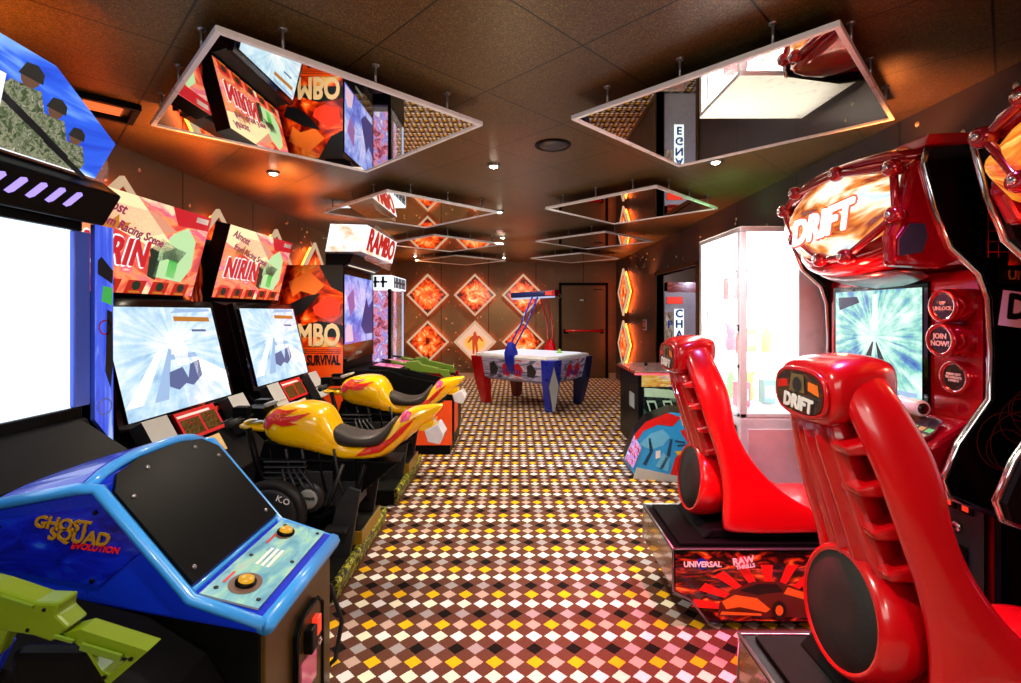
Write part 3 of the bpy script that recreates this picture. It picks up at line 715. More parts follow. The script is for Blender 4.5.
for poly, mm in (([(.02, .02), (.14, .02), (.40, .33), (.37, .34)], wg), ([(.22, .02), (.33, .02), (.44, .30), (.42, .31)], lg), ([(.62, .10), (.91, .03), (.91, .12), (.60, .26)], wg),
                 ([(.38, .17), (.5, .19), (.53, .12), (.57, .20), (.66, .22), (.66, .12), (.56, .07), (.5, .09), (.43, .06), (.36, .09)], inkg),
                 ([(.46, .2), (.56, .2), (.58, .30), (.55, .36), (.48, .36), (.45, .3)], wg), ([(.38, .24), (.66, .24), (.64, .27), (.40, .27)], lg),
                 ([(.52, .47), (.86, .46), (.86, .49), (.52, .50)], yg), ([(.66, .40), (.80, .395), (.80, .41), (.66, .415)], inkg), ([(.50, .52), (.88, .53), (.88, .545), (.56, .548)], lg)):
    b.face(Pm, poly, mm, .0135)
b.build('screen', t)
# marquee
mo = Vector((-2.24, 2.40, 1.55)); mv = Vector((.14, 0, .54)).normalized(); MP = (mo, (0, 1, 0), mv)
b = MB(); b.slab(MP, [(-.01, .01), (1.0, .01), (1.0, .565), (-.01, .565)], nirin_art, .11, black)
for poly, mm in (([(-.01, .565), (-.01, .43), (.62, .27), (.72, .31), (.34, .565)], glow('cream_marquee_ink', 'ffe8b0', 1.2)), ([(.62, .565), (1.0, .565), (1.0, .47), (.7, .46)], glow('red_marquee_ink', 'e01828', .9)),
                 ([(.10, .4), (.5, .36), (.7, .42), (.5, .5), (.2, .5)], glow('salmon_marquee_ink', 'f0a080', 1)),
                 ([(.60, .12), (.85, .10), (.92, .2), (.9, .38), (.8, .46), (.68, .40), (.60, .28)], glow('mint_marquee_ink', 'c8f0b0', 1)),
                 ([(.52, .28), (.60, .36), (.72, .32), (.84, .30), (.78, .22), (.68, .24), (.56, .2)], glow('dark_green_marquee_ink', '1c3c28', .6)),
                 ([(.70, .13), (.78, .12), (.78, .23), (.70, .24)], glow('bright_green_ink', '10c030', 1)), ([(.55, .12), (.62, .1), (.62, .22), (.53, .24)], MATS['dark_green_marquee_ink'])):
    b.face(MP, poly, mm, .003)
for k in range(5):
    c = .08+.19*k; b.face(MP, [(c-.06, .01), (c+.08, .01), (c+.10, .09), (c-.04, .09)], glow('scarlet_tile_ink', 'd82410', .8) if k == 0 else MATS['scarlet_tile_ink'], .005)
    b.disc(MP, (c+.02, .06), .035, MATS['dark_green_marquee_ink'], .008, 7, .03); b.face(MP, [(c-.03, .015), (c+.06, .015), (c+.055, .028), (c-.03, .028)], MATS['orange_screen_ink'], .009)
b.build('marquee', t)
Q = lambda a, c: (mo+Vector((0, 1, 0))*a+mv*c+Vector((0, 1, 0)).cross(mv)*.006, (0, 1, 0), mv)
text('NIRIN', Q(.27, .24), .21, MATS['white_screen_ink'], t, bold=.016, ext=.001, shear=.1, sx=.78, spacing=1.08)
text('NIRIN', Q(.27, .24), .21, glow('red_letter_glow', 'e0202c', .9), t, bold=.006, ext=.005, shear=.1, sx=.78, spacing=1.08)
b = MB(); b.slab(MP, [(.14, .36), (.30, .37), (.33, .41), (.25, .40), (.24, .44), (.2, .40), (.13, .40)], MATS['orange_screen_ink'], .003, None, .008); b.build('emblem', t)
text('from Racing Scene', Q(.35, .37), .07, glow('purple_letter', 'b83060', .7), t, rot=-.17, bold=.002, shear=.2)
text('Almost', Q(.16, .49), .08, MATS['purple_letter'], t, rot=-.17, bold=.002, shear=.2)
b = MB(); b.slab(MP, [(.85, .51), (.97, .51), (.97, .545), (.85, .545)], whitetxt, .003, None, .008); b.build('maker_plate', t)
# side wing art (red) filling between cabinets
b = MB(); b.slab(((-2.30, 3.36, 0), (0, 1, 0), (0, 0, 1)), [(0, .85), (.26, .85), (.26, 1.75), (.19, 2.02), (0, 2.08)], red_art, .04, black); b.build('side_wing', t)
b = MB(); b.slab(Pm, [(.45, -.125), (.90, -.125), (.90, -.095), (.45, -.095)], orange, .02, black, .0); b.build('status_strip', t)
# lower dash: card and speakers
Pl = ((-1.84, 2.44, .72), (0, 1, 0), Vector((-.11, 0, .20)).normalized())
b = MB(); b.slab(Pl, [(.30, .0), (.66, .0), (.66, .17), (.30, .17)], redtxt, .02, dred, .02)
b.face(Pl, [(.32, .02), (.48, .02), (.48, .12), (.32, .12)], MATS['gold_streak_print'], .021); b.face(Pl, [(.5, .02), (.64, .02), (.64, .13), (.5, .13)], MATS['gold_streak_print'], .021)
b.face(Pl, [(.31, .135), (.6, .135), (.6, .15), (.31, .15)], whitetxt, .021); b.build('instruction_card', t)
for a in (.02, .76):
    b = MB(); b.slab(Pl, [(a, -.08), (a+.18, -.08), (a+.18, .17), (a, .17)], lgrey, .08, dgrey, .06); s_ = b.build('speaker', t, bevel=.006)
b = MB(); b.slab(Pl, [(.46, -.13), (.58, -.13), (.58, -.02), (.46, -.02)], plain('orange_cream_card', 'e8c080', .5), .004, None, .015); b.build('price_card', t)
cab1 = t
cab2 = dup(t, (0, 1.24, 0), 'motorcycle racing screen cabinet beside the tall red and orange printed side panel', 'motorcycle racing cabinets')
for ch in list(cab2.children):
    if ch.name.startswith('side_wing'): bpy.data.objects.remove(ch)

# ------------------------------------------------------------------ ride-on motorcycle
t = thing('ride_on_motorcycle', 'yellow flame-painted ride-on motorcycle nearest the blue console', 'arcade motorcycle', (-1.0, 2.88, 0), 'ride-on motorcycles')
CY = 2.88
sec = [(-1.405, .76, .84, .05), (-1.385, .725, .88, .09), (-1.34, .70, .905, .135), (-1.27, .675, .925, .155), (-1.20, .665, .935, .165), (-1.12, .65, .93, .165), (-1.06, .625, .915, .155), (-1.02, .615, .86, .13),
       (-.99, .60, .79, .115), (-.96, .60, .715, .108), (-.90, .60, .695, .105), (-.80, .60, .695, .105), (-.73, .61, .715, .108), (-.68, .63, .77, .112), (-.63, .67, .85, .115), (-.58, .715, .895, .105), (-.52, .765, .905, .085), (-.45, .82, .912, .06), (-.40, .875, .915, .035), (-.38, .90, .915, .02)]
b = MB(); b.loft([ell(0, (z0+z1)/2, CY, hw, (z1-z0)/2, x, 20, 2.7) for x, z0, z1, hw in sec], yellow); fair = b.build('fairing', t, sub=1)
bvh = BVHTree.FromPolygons([v.co.copy() for v in fair.data.vertices], [tuple(p.vertices) for p in fair.data.polygons])
def decal(polys, side, parent, name):
    """polygons in x,z projected onto the fairing side (local coords)"""
    b = MB(); off = Vector(t.location)
    for poly, mm in polys:
        n = len(poly); cx = sum(p[0] for p in poly)/n; cz = sum(p[1] for p in poly)/n
        import mathutils
        # strip triangulation on a fine grid
        xs0, xs1 = min(p[0] for p in poly), max(p[0] for p in poly); zs0, zs1 = min(p[1] for p in poly), max(p[1] for p in poly)
        st = .008
        def inside(x, z):
            c = False; j = n-1
            for i in range(n):
                if (poly[i][1] > z) != (poly[j][1] > z) and x < (poly[j][0]-poly[i][0])*(z-poly[i][1])/(poly[j][1]-poly[i][1])+poly[i][0]: c = not c
                j = i
            return c
        x = xs0
        while x < xs1:
            # vertical spans per column
            z = zs0; stt = None
            def spans(xx):
                out = []; zz = zs0-.001; cur = None
                while zz <= zs1+.002:
                    ins = inside(xx, zz)
                    if ins and cur is None: cur = zz
                    if not ins and cur is not None: out.append((cur, zz)); cur = None
                    zz += .002
                if cur is not None: out.append((cur, zz))
                return out
            for (s0, s1) in spans(x+st/2):
                k = max(1, int((s1-s0)/.012)); vs = []
                ok = True
                for i in range(k+1):
                    zz = s0+(s1-s0)*i/k
                    for xx in (x, x+st):
                        h = bvh.ray_cast(Vector((xx-off.x, side*2, zz-off.z)), Vector((0, -side, 0)))
                        if h[0] is None: ok = False; break
                        vs.append(Vector((h[0].x, h[0].y, h[0].z))+h[1]*.0045+off)
                    if not ok: break
                if ok:
                    fs = [((2*i, 2*i+1, 2*i+3, 2*i+2) if side < 0 else (2*i+2, 2*i+3, 2*i+1, 2*i)) for i in range(k)]
                    b.add(vs, fs, mm)
            x += st
    return b.build(name, parent)
flr = plain('red_flame_decal', 'd8201c', .3); flp = plain('pink_decal', 'e84880', .3); flo = plain('orange_flame_decal', 'f07818', .3); fld = plain('dark_red_outline', '7a1418', .3)
tank = [([(-1.385, .80), (-1.35, .86), (-1.30, .90), (-1.24, .895), (-1.17, .905), (-1.25, .865), (-1.19, .87), (-1.10, .885), (-1.17, .845), (-1.22, .84), (-1.16, .83), (-1.25, .815), (-1.30, .83), (-1.34, .795)], flr),
        ([(-1.38, .81), (-1.345, .86), (-1.31, .875), (-1.32, .84), (-1.35, .805)], flp), ([(-1.29, .88), (-1.22, .885), (-1.27, .86), (-1.22, .855), (-1.28, .84), (-1.31, .85)], flo)]
tail = [([(-.86, .635), (-.80, .68), (-.74, .695), (-.66, .74), (-.60, .80), (-.52, .855), (-.60, .76), (-.67, .70), (-.72, .66), (-.80, .645)], flr),
        ([(-.83, .65), (-.76, .68), (-.70, .70), (-.64, .74), (-.72, .675)], flo), ([(-.63, .85), (-.58, .885), (-.55, .875), (-.56, .84), (-.60, .825)], flp)]
decal(tank+tail, -1, t, 'flame_decal')
decal(tank+tail, 1, t, 'flame_decal')
b = MB(); ss = [(-1.015, .69, .80, .08), (-.99, .68, .795, .105), (-.93, .675, .765, .115), (-.86, .675, .745, .12), (-.78, .675, .745, .12), (-.72, .68, .775, .115), (-.68, .70, .82, .105), (-.65, .74, .86, .08)]
b.loft([ell(0, (z0+z1)/2, CY, hw, (z1-z0)/2, x, 16, 3) for x, z0, z1, hw in ss], seatm); b.build('saddle', t, sub=1)
b = MB(); b.loft([ell(0, z, CY, hw, hh, x, 12, 3) for x, z, hw, hh in ((-1.56, .795, .06, .015), (-1.50, .79, .085, .022), (-1.42, .785, .09, .026), (-1.36, .785, .09, .026))], yellow); b.build('nose_fairing', t, sub=1)
# tail lamp
b = MB(); b.prism([(-.50, CY-.06, .80), (-.42, CY-.06, .83), (-.44, CY-.06, .76), (-.52, CY-.06, .77)], (0, .12, 0), yellow); b.build('lamp_bracket', t, bevel=.006)
b = MB(); b.prism([(-.48, CY-.07, .77), (-.40, CY-.07, .81), (-.365, CY-.07, .75), (-.39, CY-.07, .69), (-.46, CY-.07, .705)], (0, .14, 0), plain('clear_white_lens', 'e8eaf0', .12, coat=.8)); b.build('tail_light', t, bevel=.008)
# handlebars
b = MB(); b.tube([(-1.49, CY-.22, .845), (-1.46, CY-.12, .86), (-1.44, CY, .865), (-1.46, CY+.12, .86), (-1.49, CY+.22, .845)], .014, black); b.box(-1.52, -1.40, CY-.07, CY+.07, .84, .90, black); b.build('handlebar', t, bevel=.005)
for s_ in (-1, 1):
    b = MB(); b.tube([(-1.48, CY+s_*.15, .85), (-1.495, CY+s_*.25, .843)], .021, rubber, 10); b.build('grip', t)
    b = MB(); b.box(-1.53, -1.45, CY+s_*.12-.03, CY+s_*.12+.03, .86, .92, black); b.tube([(-1.53, CY+s_*.13, .86), (-1.54, CY+s_*.24, .85)], .006, dgrey, 6); b.build('brake_lever', t, bevel=.006)
b = MB(); b.prism([(-1.39, CY-.05, .90), (-1.32, CY-.05, .93), (-1.32, CY-.05, .945), (-1.41, CY-.05, .92)], (0, .10, 0), lgrey); b.build('dash_plate', t, bevel=.004)
# frame, engine, mount
b = MB()
for s_ in (-1, 1):
    y = CY+s_*.13
    b.tube([(-1.45, y*1, .80), (-1.40, y, .60), (-1.30, y, .38), (-1.05, y, .30), (-.85, y, .40), (-.80, y, .60)], .018, black, 8)
    b.tube([(-1.40, y, .62), (-1.1, y, .62), (-.85, y*.7+CY*.3, .59), (-.55, CY+s_*.06, .72)], .010, black, 8)
    b.tube([(-1.02, y, .32), (-.92, y, .60)], .012, dgrey, 6)
b.build('chassis', t)
b = MB()
b.box(-1.33, -.98, CY-.13, CY+.13, .36, .56, dgrey)
for i in range(6): b.box(-1.36, -1.12, CY-.15, CY+.15, .46+.03*i, .472+.03*i, dgrey)
b.box(-1.10, -.86, CY-.12, CY+.12, .50, .62, black); b.box(-1.0, -.86, CY-.11, CY+.11, .34, .5, dgrey)
b.build('engine_block', t, bevel=.006)
b = MB(); b.lathe((-1.10, CY-.13, .42), (0, -1, 0), [(0, .085), (.03, .085), (.04, .07)], dgrey, 24); b.lathe((-1.10, CY-.17, .42), (0, -1, 0), [(0, .055), (.012, .055), (.016, .045)], grey, 24); b.build('engine_cover', t)
text('namco', ((-1.10, CY-.187, .43), (1, 0, 0), (0, 0, 1)), .033, blacktxt, t, bold=.0007)
b = MB()
for i in range(4): b.tube([(-1.25+.03*i, CY-.15, .58), (-1.22+.05*i, CY-.17, .48), (-1.16+.04*i, CY-.15, .36)], .008, dgrey, 6)
b.build('exhaust_pipe', t)
b = MB(); b.lathe((-1.27, CY-.24, .36), (0, -1, 0), [(-.04, .15), (-.03, .185), (.0, .19), (.03, .185), (.035, .16), (.02, .15)], rubber, 32); b.lathe((-1.27, CY-.24, .36), (0, -1, 0), [(-.01, .155), (.02, .155), (.028, .12), (.024, .03)], dgrey, 32)
b.build('wheel', t)
text('K.O', ((-1.19, CY-.272, .45), (1, 0, -.4), (.4, 0, 1)), .045, whitetxt, t, bold=.001)
b = MB(); b.profx([(-1.25, .12), (-.92, .12), (-.90, .30), (-1.0, .38), (-1.22, .38)], CY-.08, CY+.08, black); b.build('pivot_mount', t, bevel=.01)
for s_ in (-1, 1):
    b = MB(); b.profx([(-1.00, .10), (-.86, .10), (-.80, .48), (-.86, .50), (-.93, .40)], CY+s_*.20-.01, CY+s_*.20+.01, dgrey)
    b.box(-.98, -.86, min(CY+s_*.19, CY+s_*.27), max(CY+s_*.19, CY+s_*.27), .27, .29, rubber); b.build('foot_guard', t, bevel=.004)
b = MB(); b.profx([(-1.44, .50), (-1.36, .30), (-.98, .26), (-.86, .40), (-.62, .60), (-.90, .61), (-1.04, .66), (-1.38, .72)], CY-.10, CY+.10, black)
for i in range(5): b.tube([(-1.34+.09*i, CY-.11, .68), (-1.30+.09*i, CY-.13, .5), (-1.28+.1*i, CY-.11, .34)], .010, [black, dgrey, dgrey][i % 3], 6)
b.build('engine_cowl', t, bevel=.015)
b = MB(); b.box(-1.60, -.86, CY-.46, CY+.46, 0.02, .12, black)
b.box(-1.6, -.86, CY-.44, CY-.10, .12, .124, treadm); b.box(-1.2, -.86, CY-.10, CY+.44, .12, .124, treadm)
b.build('platform', t, bevel=.004)
b = MB(); b.profx([(-.86, .02), (-.845, .02), (-.825, .11), (-.84, .13), (-.86, .124)], CY-.46, CY+.46, hazardm); b.build('hazard_edge', t)
b = MB(); b.box(-.99, -.83, CY-.08, CY+.30, .124, .20, yellowpaint); b.box(-.985, -.835, CY-.07, CY+.29, .20, .205, treadm); b.build('step', t, bevel=.004)
t.location.x -= .04
bike2 = dup(t, (0, 1.24, 0), 'yellow flame-painted ride-on motorcycle farther from camera, beside the long gun console', 'ride-on motorcycles')

# ------------------------------------------------------------------ tall jungle gun cabinet with tilted marquee
t = thing('gun_game_cabinet', 'black gun cabinet with tall orange side print and tilted lit marquee', 'arcade cabinet', (-2.1, 5.45, 0))
b = MB(); b.box(-2.56, -1.75, 4.92, 6.05, 0, 1.90, black); b.build('body', t, bevel=.006)
b = MB(); Pz = ((-2.56, 4.915, 0), (1, 0, 0), (0, 0, 1)); b.slab(Pz, [(0, 1.10), (.84, 1.10), (.84, 1.92), (0, 1.92)], rambo_art, .01, black)
hot = plain('hot_orange_ink', 'ff7a28'); dk = plain('night_ink', '0c0a10')
for poly, mm in (([(.0, 1.2), (.84, 1.2), (.84, 1.32), (.6, 1.36), (.4, 1.3), (.2, 1.38), (0, 1.34)], dk), ([(.30, 1.75), (.5, 1.86), (.66, 1.72), (.56, 1.62), (.42, 1.66), (.34, 1.60)], hot),
                 ([(.54, 1.5), (.7, 1.62), (.82, 1.55), (.8, 1.42), (.66, 1.38), (.56, 1.42)], plain('bright_red_ink', 'f03a1c')), ([(.60, 1.92), (.84, 1.92), (.84, 1.64), (.72, 1.7)], dk),
                 ([(.25, 1.5), (.45, 1.6), (.62, 1.64), (.5, 1.5), (.4, 1.42), (.28, 1.4)], dk)):
    b.face(Pz, poly, mm, .002)
b.slab(Pz, [(0, .0), (.84, .0), (.84, 1.098), (0, 1.098)], rambo_low, .01, black)
for i in range(3): b.face(Pz, [(.4, 1.07-.018*i), (.82, 1.07-.018*i), (.82, 1.075-.018*i), (.4, 1.075-.018*i)], dk, .002)
b.build('side_print', t)
text('RAMBO', ((-1.745, 4.912, 1.21), (1, 0, 0), (0, 0, 1)), .30, plain('pale_gold_letter', 'f0d0a0'), t, align='RIGHT', bold=.010, sx=.66, ext=.003)
text('SURVIVAL', ((-1.745, 4.912, .965), (1, 0, 0), (0, 0, 1)), .135, blacktxt, t, align='RIGHT', bold=.005, ext=.002, sx=.56)
Ps = ((-1.745, 4.95, 0), (0, 1, 0), (0, 0, 1))
b = MB(); b.slab(Ps, [(0, .94), (1.08, .94), (1.08, 1.9), (0, 1.9)], gloss, .05, black, .01); b.build('bezel', t, bevel=.006)
b = MB(); b.slab(Ps, [(.03, 1.12), (1.0, 1.12), (1.0, 1.83), (.03, 1.83)], rambo_scr, .01, black, .02)
for poly, mm in (([(.55, 1.3), (.75, 1.62), (.85, 1.5), (1.0, 1.6), (1.0, 1.2), (.7, 1.2)], glow('indigo_ink', '3a3c90', .7)), ([(.05, 1.14), (.3, 1.14), (.25, 1.3), (.12, 1.34), (.05, 1.28)], glow('pink_white_ink', 'f0c8e0', 1)), ([(.1, 1.6), (.3, 1.7), (.35, 1.5), (.2, 1.4)], glow('mauve_ink', 'b070c0', .8))):
    b.face(Ps, poly, mm, .022)
b.build('screen', t)
b = MB(); b.slab(Ps, [(.4, .99), (.62, .99), (.62, 1.02), (.4, 1.02)], grey, .004, None, .014); b.build('maker_plate', t)
# marquee box
b = MB(); b.prism([(-1.85, 4.80, 2.04), (-1.50, 4.80, 2.04), (-1.44, 4.80, 2.30), (-1.80, 4.80, 2.31)], (0, 1.2, 0), white)
b.face(((-1.85, 4.797, 2.04), (1, 0, 0), (0, 0, 1)), [(0, 0), (.35, 0), (.41, .26), (.05, .27)], pinkwhite, .001)
o = Vector((-1.50, 4.80, 2.04)); v = Vector((.06, 0, .26)).normalized(); MPr = (o, (0, 1, 0), v)
b.face(MPr, [(0, 0), (1.2, 0), (1.2, .265), (0, .265)], pinkwhite, .002); b.build('marquee', t)
text('RAMBO', (o+Vector((0, .62, 0))+v*.13+Vector((.004, 0, 0)), (0, 1, 0), v), .30, glow('scarlet_letter_glow', 'd81414', .8), t, bold=.012, ext=.003)
b = MB(); b.slab((Vector((-1.55, 5.1, 2.02)), (0, 1, 0), v), [(0, -.03), (1.05, -.06), (1.0, .33), (.1, .36)], smoke, .008); b.build('acrylic_wing', t)
b = MB(); b.profx([(-1.9, 1.9), (-1.74, 1.9), (-1.66, 1.94), (-1.62, 2.03), (-1.9, 2.04)], 4.93, 6.0, black); b.build('hood', t, bevel=.006)
b = MB(); o2 = Vector((-1.70, 4.98, 1.925)); v2 = Vector((.06, 0, .09)).normalized(); b.slab((o2, (0, 1, 0), v2), [(.0, 0), (.95, 0), (.95, .10), (0, .10)], hdr_light, .006, black, .012)
for i in range(5): b.face((o2, (0, 1, 0), v2), [(.06+.2*i, .02), (.1+.2*i, .02), (.1+.2*i, .08), (.06+.2*i, .08)], red_art, .014)
b.build('light_bar', t)
# console with two guns
t = thing('gun_game_console', 'long black gun console with two pink panels behind far motorcycle', 'arcade console', (-1.1, 5.4, 0))
b = MB(); b.profx([(-1.72, 0), (-.66, 0), (-.64, .60), (-.64, .70), (-1.1, .80), (-1.3, .86), (-1.72, .86)], 5.0, 5.85, black); b.build('body', t, bevel=.01)
b = MB(); b.box(-.64, -.632, 5.08, 5.75, .12, .60, black); b.box(-.633, -.626, 5.12, 5.4, .2, .55, orange); b.build('front_panel', t)
b = MB(); b.box(-1.68, -.64, 4.985, 5.0, .1, .55, orange); b.build('side_panel', t)
for k, y in enumerate((5.04, 5.48)):
    P = ((-1.40, y, .875), (1, 0, -.12), (0, 1, .0))
    b = MB(); b.profx([(-1.5, .86), (-1.10, .81), (-1.10, .86), (-1.5, .90)], y, y+.30, blackm); tr = b.build('panel_housing', t, bevel=.006)
    b = MB(); b.slab(((-1.48, y+.02, .905), (.99, 0, -.11), (0, 1, 0)), [(.02, .0), (.30, .0), (.30, .26), (.02, .26)], pinkscr, .005, black); b.build('pink_panel', tr)
    for yy, mm in ((y, blackm), (y+.27, redmetal)): b = MB(); b.profx([(-1.1, .80), (-.66, .70), (-.66, .76), (-1.1, .86)], yy, yy+.03, mm); b.build('gun_cradle', t, bevel=.004)
g = thing('light_gun', 'olive green toy machine gun lying on the long gun console, nearer of two', 'toy gun', (-1.0, 5.2, .80), 'machine guns on the long console')
b = MB(); y = 5.18
b.profx([(-1.16, .85), (-1.14, .93), (-1.02, .94), (-.98, .90), (-.80, .86), (-.80, .80), (-1.0, .82)], y-.03, y+.03, dgreen); b.build('receiver', g, bevel=.008)
b = MB(); b.tube([(-1.16, y, .90), (-1.30, y, .93)], .018, dgreen); b.tube([(-1.28, y, .93), (-1.40, y, .95)], .010, black); b.build('barrel', g)
b = MB(); b.profx([(-.80, .855), (-.70, .84), (-.68, .76), (-.74, .76), (-.80, .81)], y-.022, y+.022, dgreen); b.build('stock', g, bevel=.006)
b = MB(); b.profx([(-1.0, .83), (-.93, .82), (-.90, .76), (-.96, .75)], y-.02, y+.02, black); b.build('grip', g, bevel=.005)
dup(g, (0, .44, 0), 'olive green toy machine gun lying on the long gun console, farther of two', 'machine guns on the long console')

# ------------------------------------------------------------------ glowing prize cabinet far left
t = thing('prize_cabinet', 'tall glass claw cabinet glowing pink in far left corner', 'claw machine', (-2.1, 6.8, 0))
b = MB(); b.box(-2.55, -1.62, 6.42, 7.2, 0, .75, black); b.build('base', t, bevel=.01)
for x in (-2.54, -1.64):
    for y in (6.44, 7.17): b = MB(); b.box(x-.02, x+.02, y-.02, y+.02, .75, 1.75, black); b.build('corner_post', t)
b = MB(); b.slab(((-2.5, 6.62, 0), (1, 0, 0), (0, 0, 1)), [(0, .76), (.84, .76), (.84, 1.74), (0, 1.74)], claw_art, .1, black); b.build('prize_display', t)
b = MB(); b.slab(((-1.72, 6.7, 0), (0, 1, 0), (0, 0, 1)), [(0, .76), (.44, .76), (.44, 1.74), (0, 1.74)], claw_art, .1, black); b.build('side_display', t)
b = MB(); b.box(-2.52, -1.66, 6.42, 6.426, .78, 1.74, glass); b.box(-1.626, -1.62, 6.45, 7.15, .78, 1.74, glass); b.build('glass_pane', t)
b = MB(); b.box(-1.64, -1.62, 7.12, 7.16, .78, 1.74, bluetube); b.build('edge_tube', t)
b = MB(); b.box(-2.56, -1.60, 6.40, 7.22, 1.75, 1.93, signw); hd = b.build('lit_header', t, bevel=.008)
for i in range(7): 
    b = MB()
    if i < 3: b.box(-1.93+.1*i, -1.90+.1*i, 6.385, 6.398, 1.77, 1.91, navy); b.box(-1.95+.1*i, -1.86+.1*i, 6.385, 6.398, 1.83, 1.855, navy)
    else:
        y = 6.5+.17*(i-3); b.box(-1.598, -1.588, y, y+.03, 1.77, 1.91, navy); b.box(-1.598, -1.588, y+.09, y+.12, 1.77, 1.91, navy); b.box(-1.598, -1.588, y, y+.12, 1.83, 1.855, navy)
    b.build('header_letter', hd)

# ------------------------------------------------------------------ air hockey table
c0 = Vector((.27, 7.85, 0)); ld = Vector((.80, -.60, 0)); sd = Vector((.60, .80, 0))
t = thing('air_hockey_table', 'red and blue air hockey table with overhead scoreboard arms', 'air hockey table', tuple(c0))
def A(a, c, z): return c0+ld*a+sd*c+Vector((0, 0, z))
HL, HW = .76, .56
def ring(a, c, z, ch=.12): return [A(x, y, z) for x, y in ((-a+ch, -c), (a-ch, -c), (a, -c+ch), (a, c-ch), (a-ch, c), (-a+ch, c), (-a, c-ch), (-a, -c+ch))]
b = MB(); b.loft([ring(HL-.12, HW-.10, .40), ring(HL-.03, HW-.03, .55), ring(HL, HW, .74)], table_art, smooth=False)
P = (A(0, -HW+.03, .4), ld, (0, 0, 1)); b.build('body', t)
# side panels with art uv
b = MB()
def sidep(o, u, w):
    n = Vector(u).cross(Vector((0, 0, 1))); P = (o, u, Vector((0, 0, 1))+n*.22)
    b.slab(P, [(-w+.05, 0), (w-.05, 0), (w, .3), (-w, .3)], table_art, .02, white)
    for i, x in enumerate((-.35, -.1, .12, .36)):
        if abs(x) < w-.1: b.face(P, [(x-.08, .05), (x+.04, .04), (x+.1, .14), (x+.03, .25), (x-.06, .22)], (plain('charcoal_ink', '26242c', .4) if 'charcoal_ink' not in MATS else MATS['charcoal_ink']) if i in (0, 3) else redtxt, .002)
    for i in range(7):
        x = -.16+.05*i; b.face(P, [(x, .07), (x+.02, .07), (x+.035, .15), (x+.012, .15)], MATS['royal_blue_plastic'], .004)
sidep(A(0, -HW+.05, .44), ld, HL-.14); sidep(A(0, HW-.05, .44), -ld, HL-.14)
sidep(A(HL-.05, 0, .44), sd, HW-.14); sidep(A(-HL+.05, 0, .44), -sd, HW-.14)
b.build('side_panel', t)
b = MB(); b.loft([ring(HL+.01, HW+.01, .74), ring(HL+.02, HW+.02, .77), ring(HL+.01, HW+.01, .80), ring(HL-.06, HW-.06, .805)], white, smooth=False); b.build('rail', t)
b = MB(); b.loft([ring(HL-.07, HW-.07, .80), ring(HL-.07, HW-.07, .808)], glow('lit_white_play_surface', 'eef0ff', 1.0), smooth=False); b.build('playing_surface', t)
for (a, c, m, m2) in ((-1, -1, red, dred), (-1, 1, dred, dred), (1, -1, bluedk, grey), (1, 1, navy, navy)):
    b = MB()
    def lg_(k, z, wd): 
        x, y = a*(HL-k), c*(HW-k); return [A(x-wd, y-wd, z), A(x+wd, y-wd, z), A(x+wd, y+wd, z), A(x-wd, y+wd, z)]
    b.loft([lg_(.16, 0, .055), lg_(.15, .03, .065), lg_(.11, .42, .10), lg_(.09, .76, .115)], m, smooth=False); lgo = b.build('leg', t, bevel=.015)
    if (a, c) == (1, -1):
        b = MB(); o = A(a*(HL+.0), c*(HW+.0), 0); u = (ld+sd).normalized()
        nrm = (ld-sd).normalized()
        P = (A(HL-.10, -HW+.10, 0)+nrm*.175, u, Vector((0, 0, 1))+nrm*.0)
        b.slab(P, [(-.015, .05), (.015, .05), (.07, .4), (0, .68), (-.07, .4)], grey, .06, navy); b.build('leg_inlay', lgo)
for s_, m in ((-1, bluedk), (1, red)):
    b = MB(); c = A(0, s_*(HW-.01), 0)
    b.loft([[c+ld*x*.9+sd*y*.6+Vector((0, 0, z)) for x, y in ((-w, -w), (w, -w), (w, w), (-w, w))] for z, w in ((.56, .05), (.7, .09), (.84, .10), (.96, .06), (1.0, .035))], m, smooth=True); b.build('arm_bracket', t, bevel=.01)
    b = MB()
    for k in (-.05, .05):
        b.tube([c+ld*k+Vector((0, 0, .9)), c+ld*(k+.10)-sd*s_*.18+Vector((0, 0, 1.25)), A(.14+k, s_*.12, 1.68)], .014, m, 8)
    b.build('support_arm', t)
b = MB(); b.bar(A(-.38, 0, 1.72), A(.42, 0, 1.74), .14, .085, navy); sb = b.build('scoreboard', t, bevel=.02)
b = MB(); b.bar(A(-.36, 0, 1.665), A(.40, 0, 1.685), .11, .02, bluetube); b.build('under_light', sb)
b = MB(); b.bar(A(.42, 0, 1.74), A(.47, 0, 1.742), .13, .10, redmetal); b.slab((A(.30, -.075, 1.71), ld, (0, 0, 1)), [(0, 0), (.12, 0), (.12, .06), (0, .06)], reddisp, .004); b.build('score_display', sb)
b = MB(); b.tube([A(.48, 0, 1.72), A(.53, 0, 1.72), A(.54, 0, 1.68), A(.50, 0, 1.66)], .01, dgrey, 6); b.build('hook', sb)
for k, (a, c, m, lab) in enumerate(((.42, .15, glow('lime_mallet', 'b8f040', .6), 'small lime green mallet on the air hockey table top'),)):
    b = MB(); b.lathe(A(a, c, .808), (0, 0, 1), [(0, .05), (.015, .05), (.02, .025), (.05, .022), (.06, .012)], m, 18); tag(b.build('air_hockey_mallet'), lab, 'mallet')

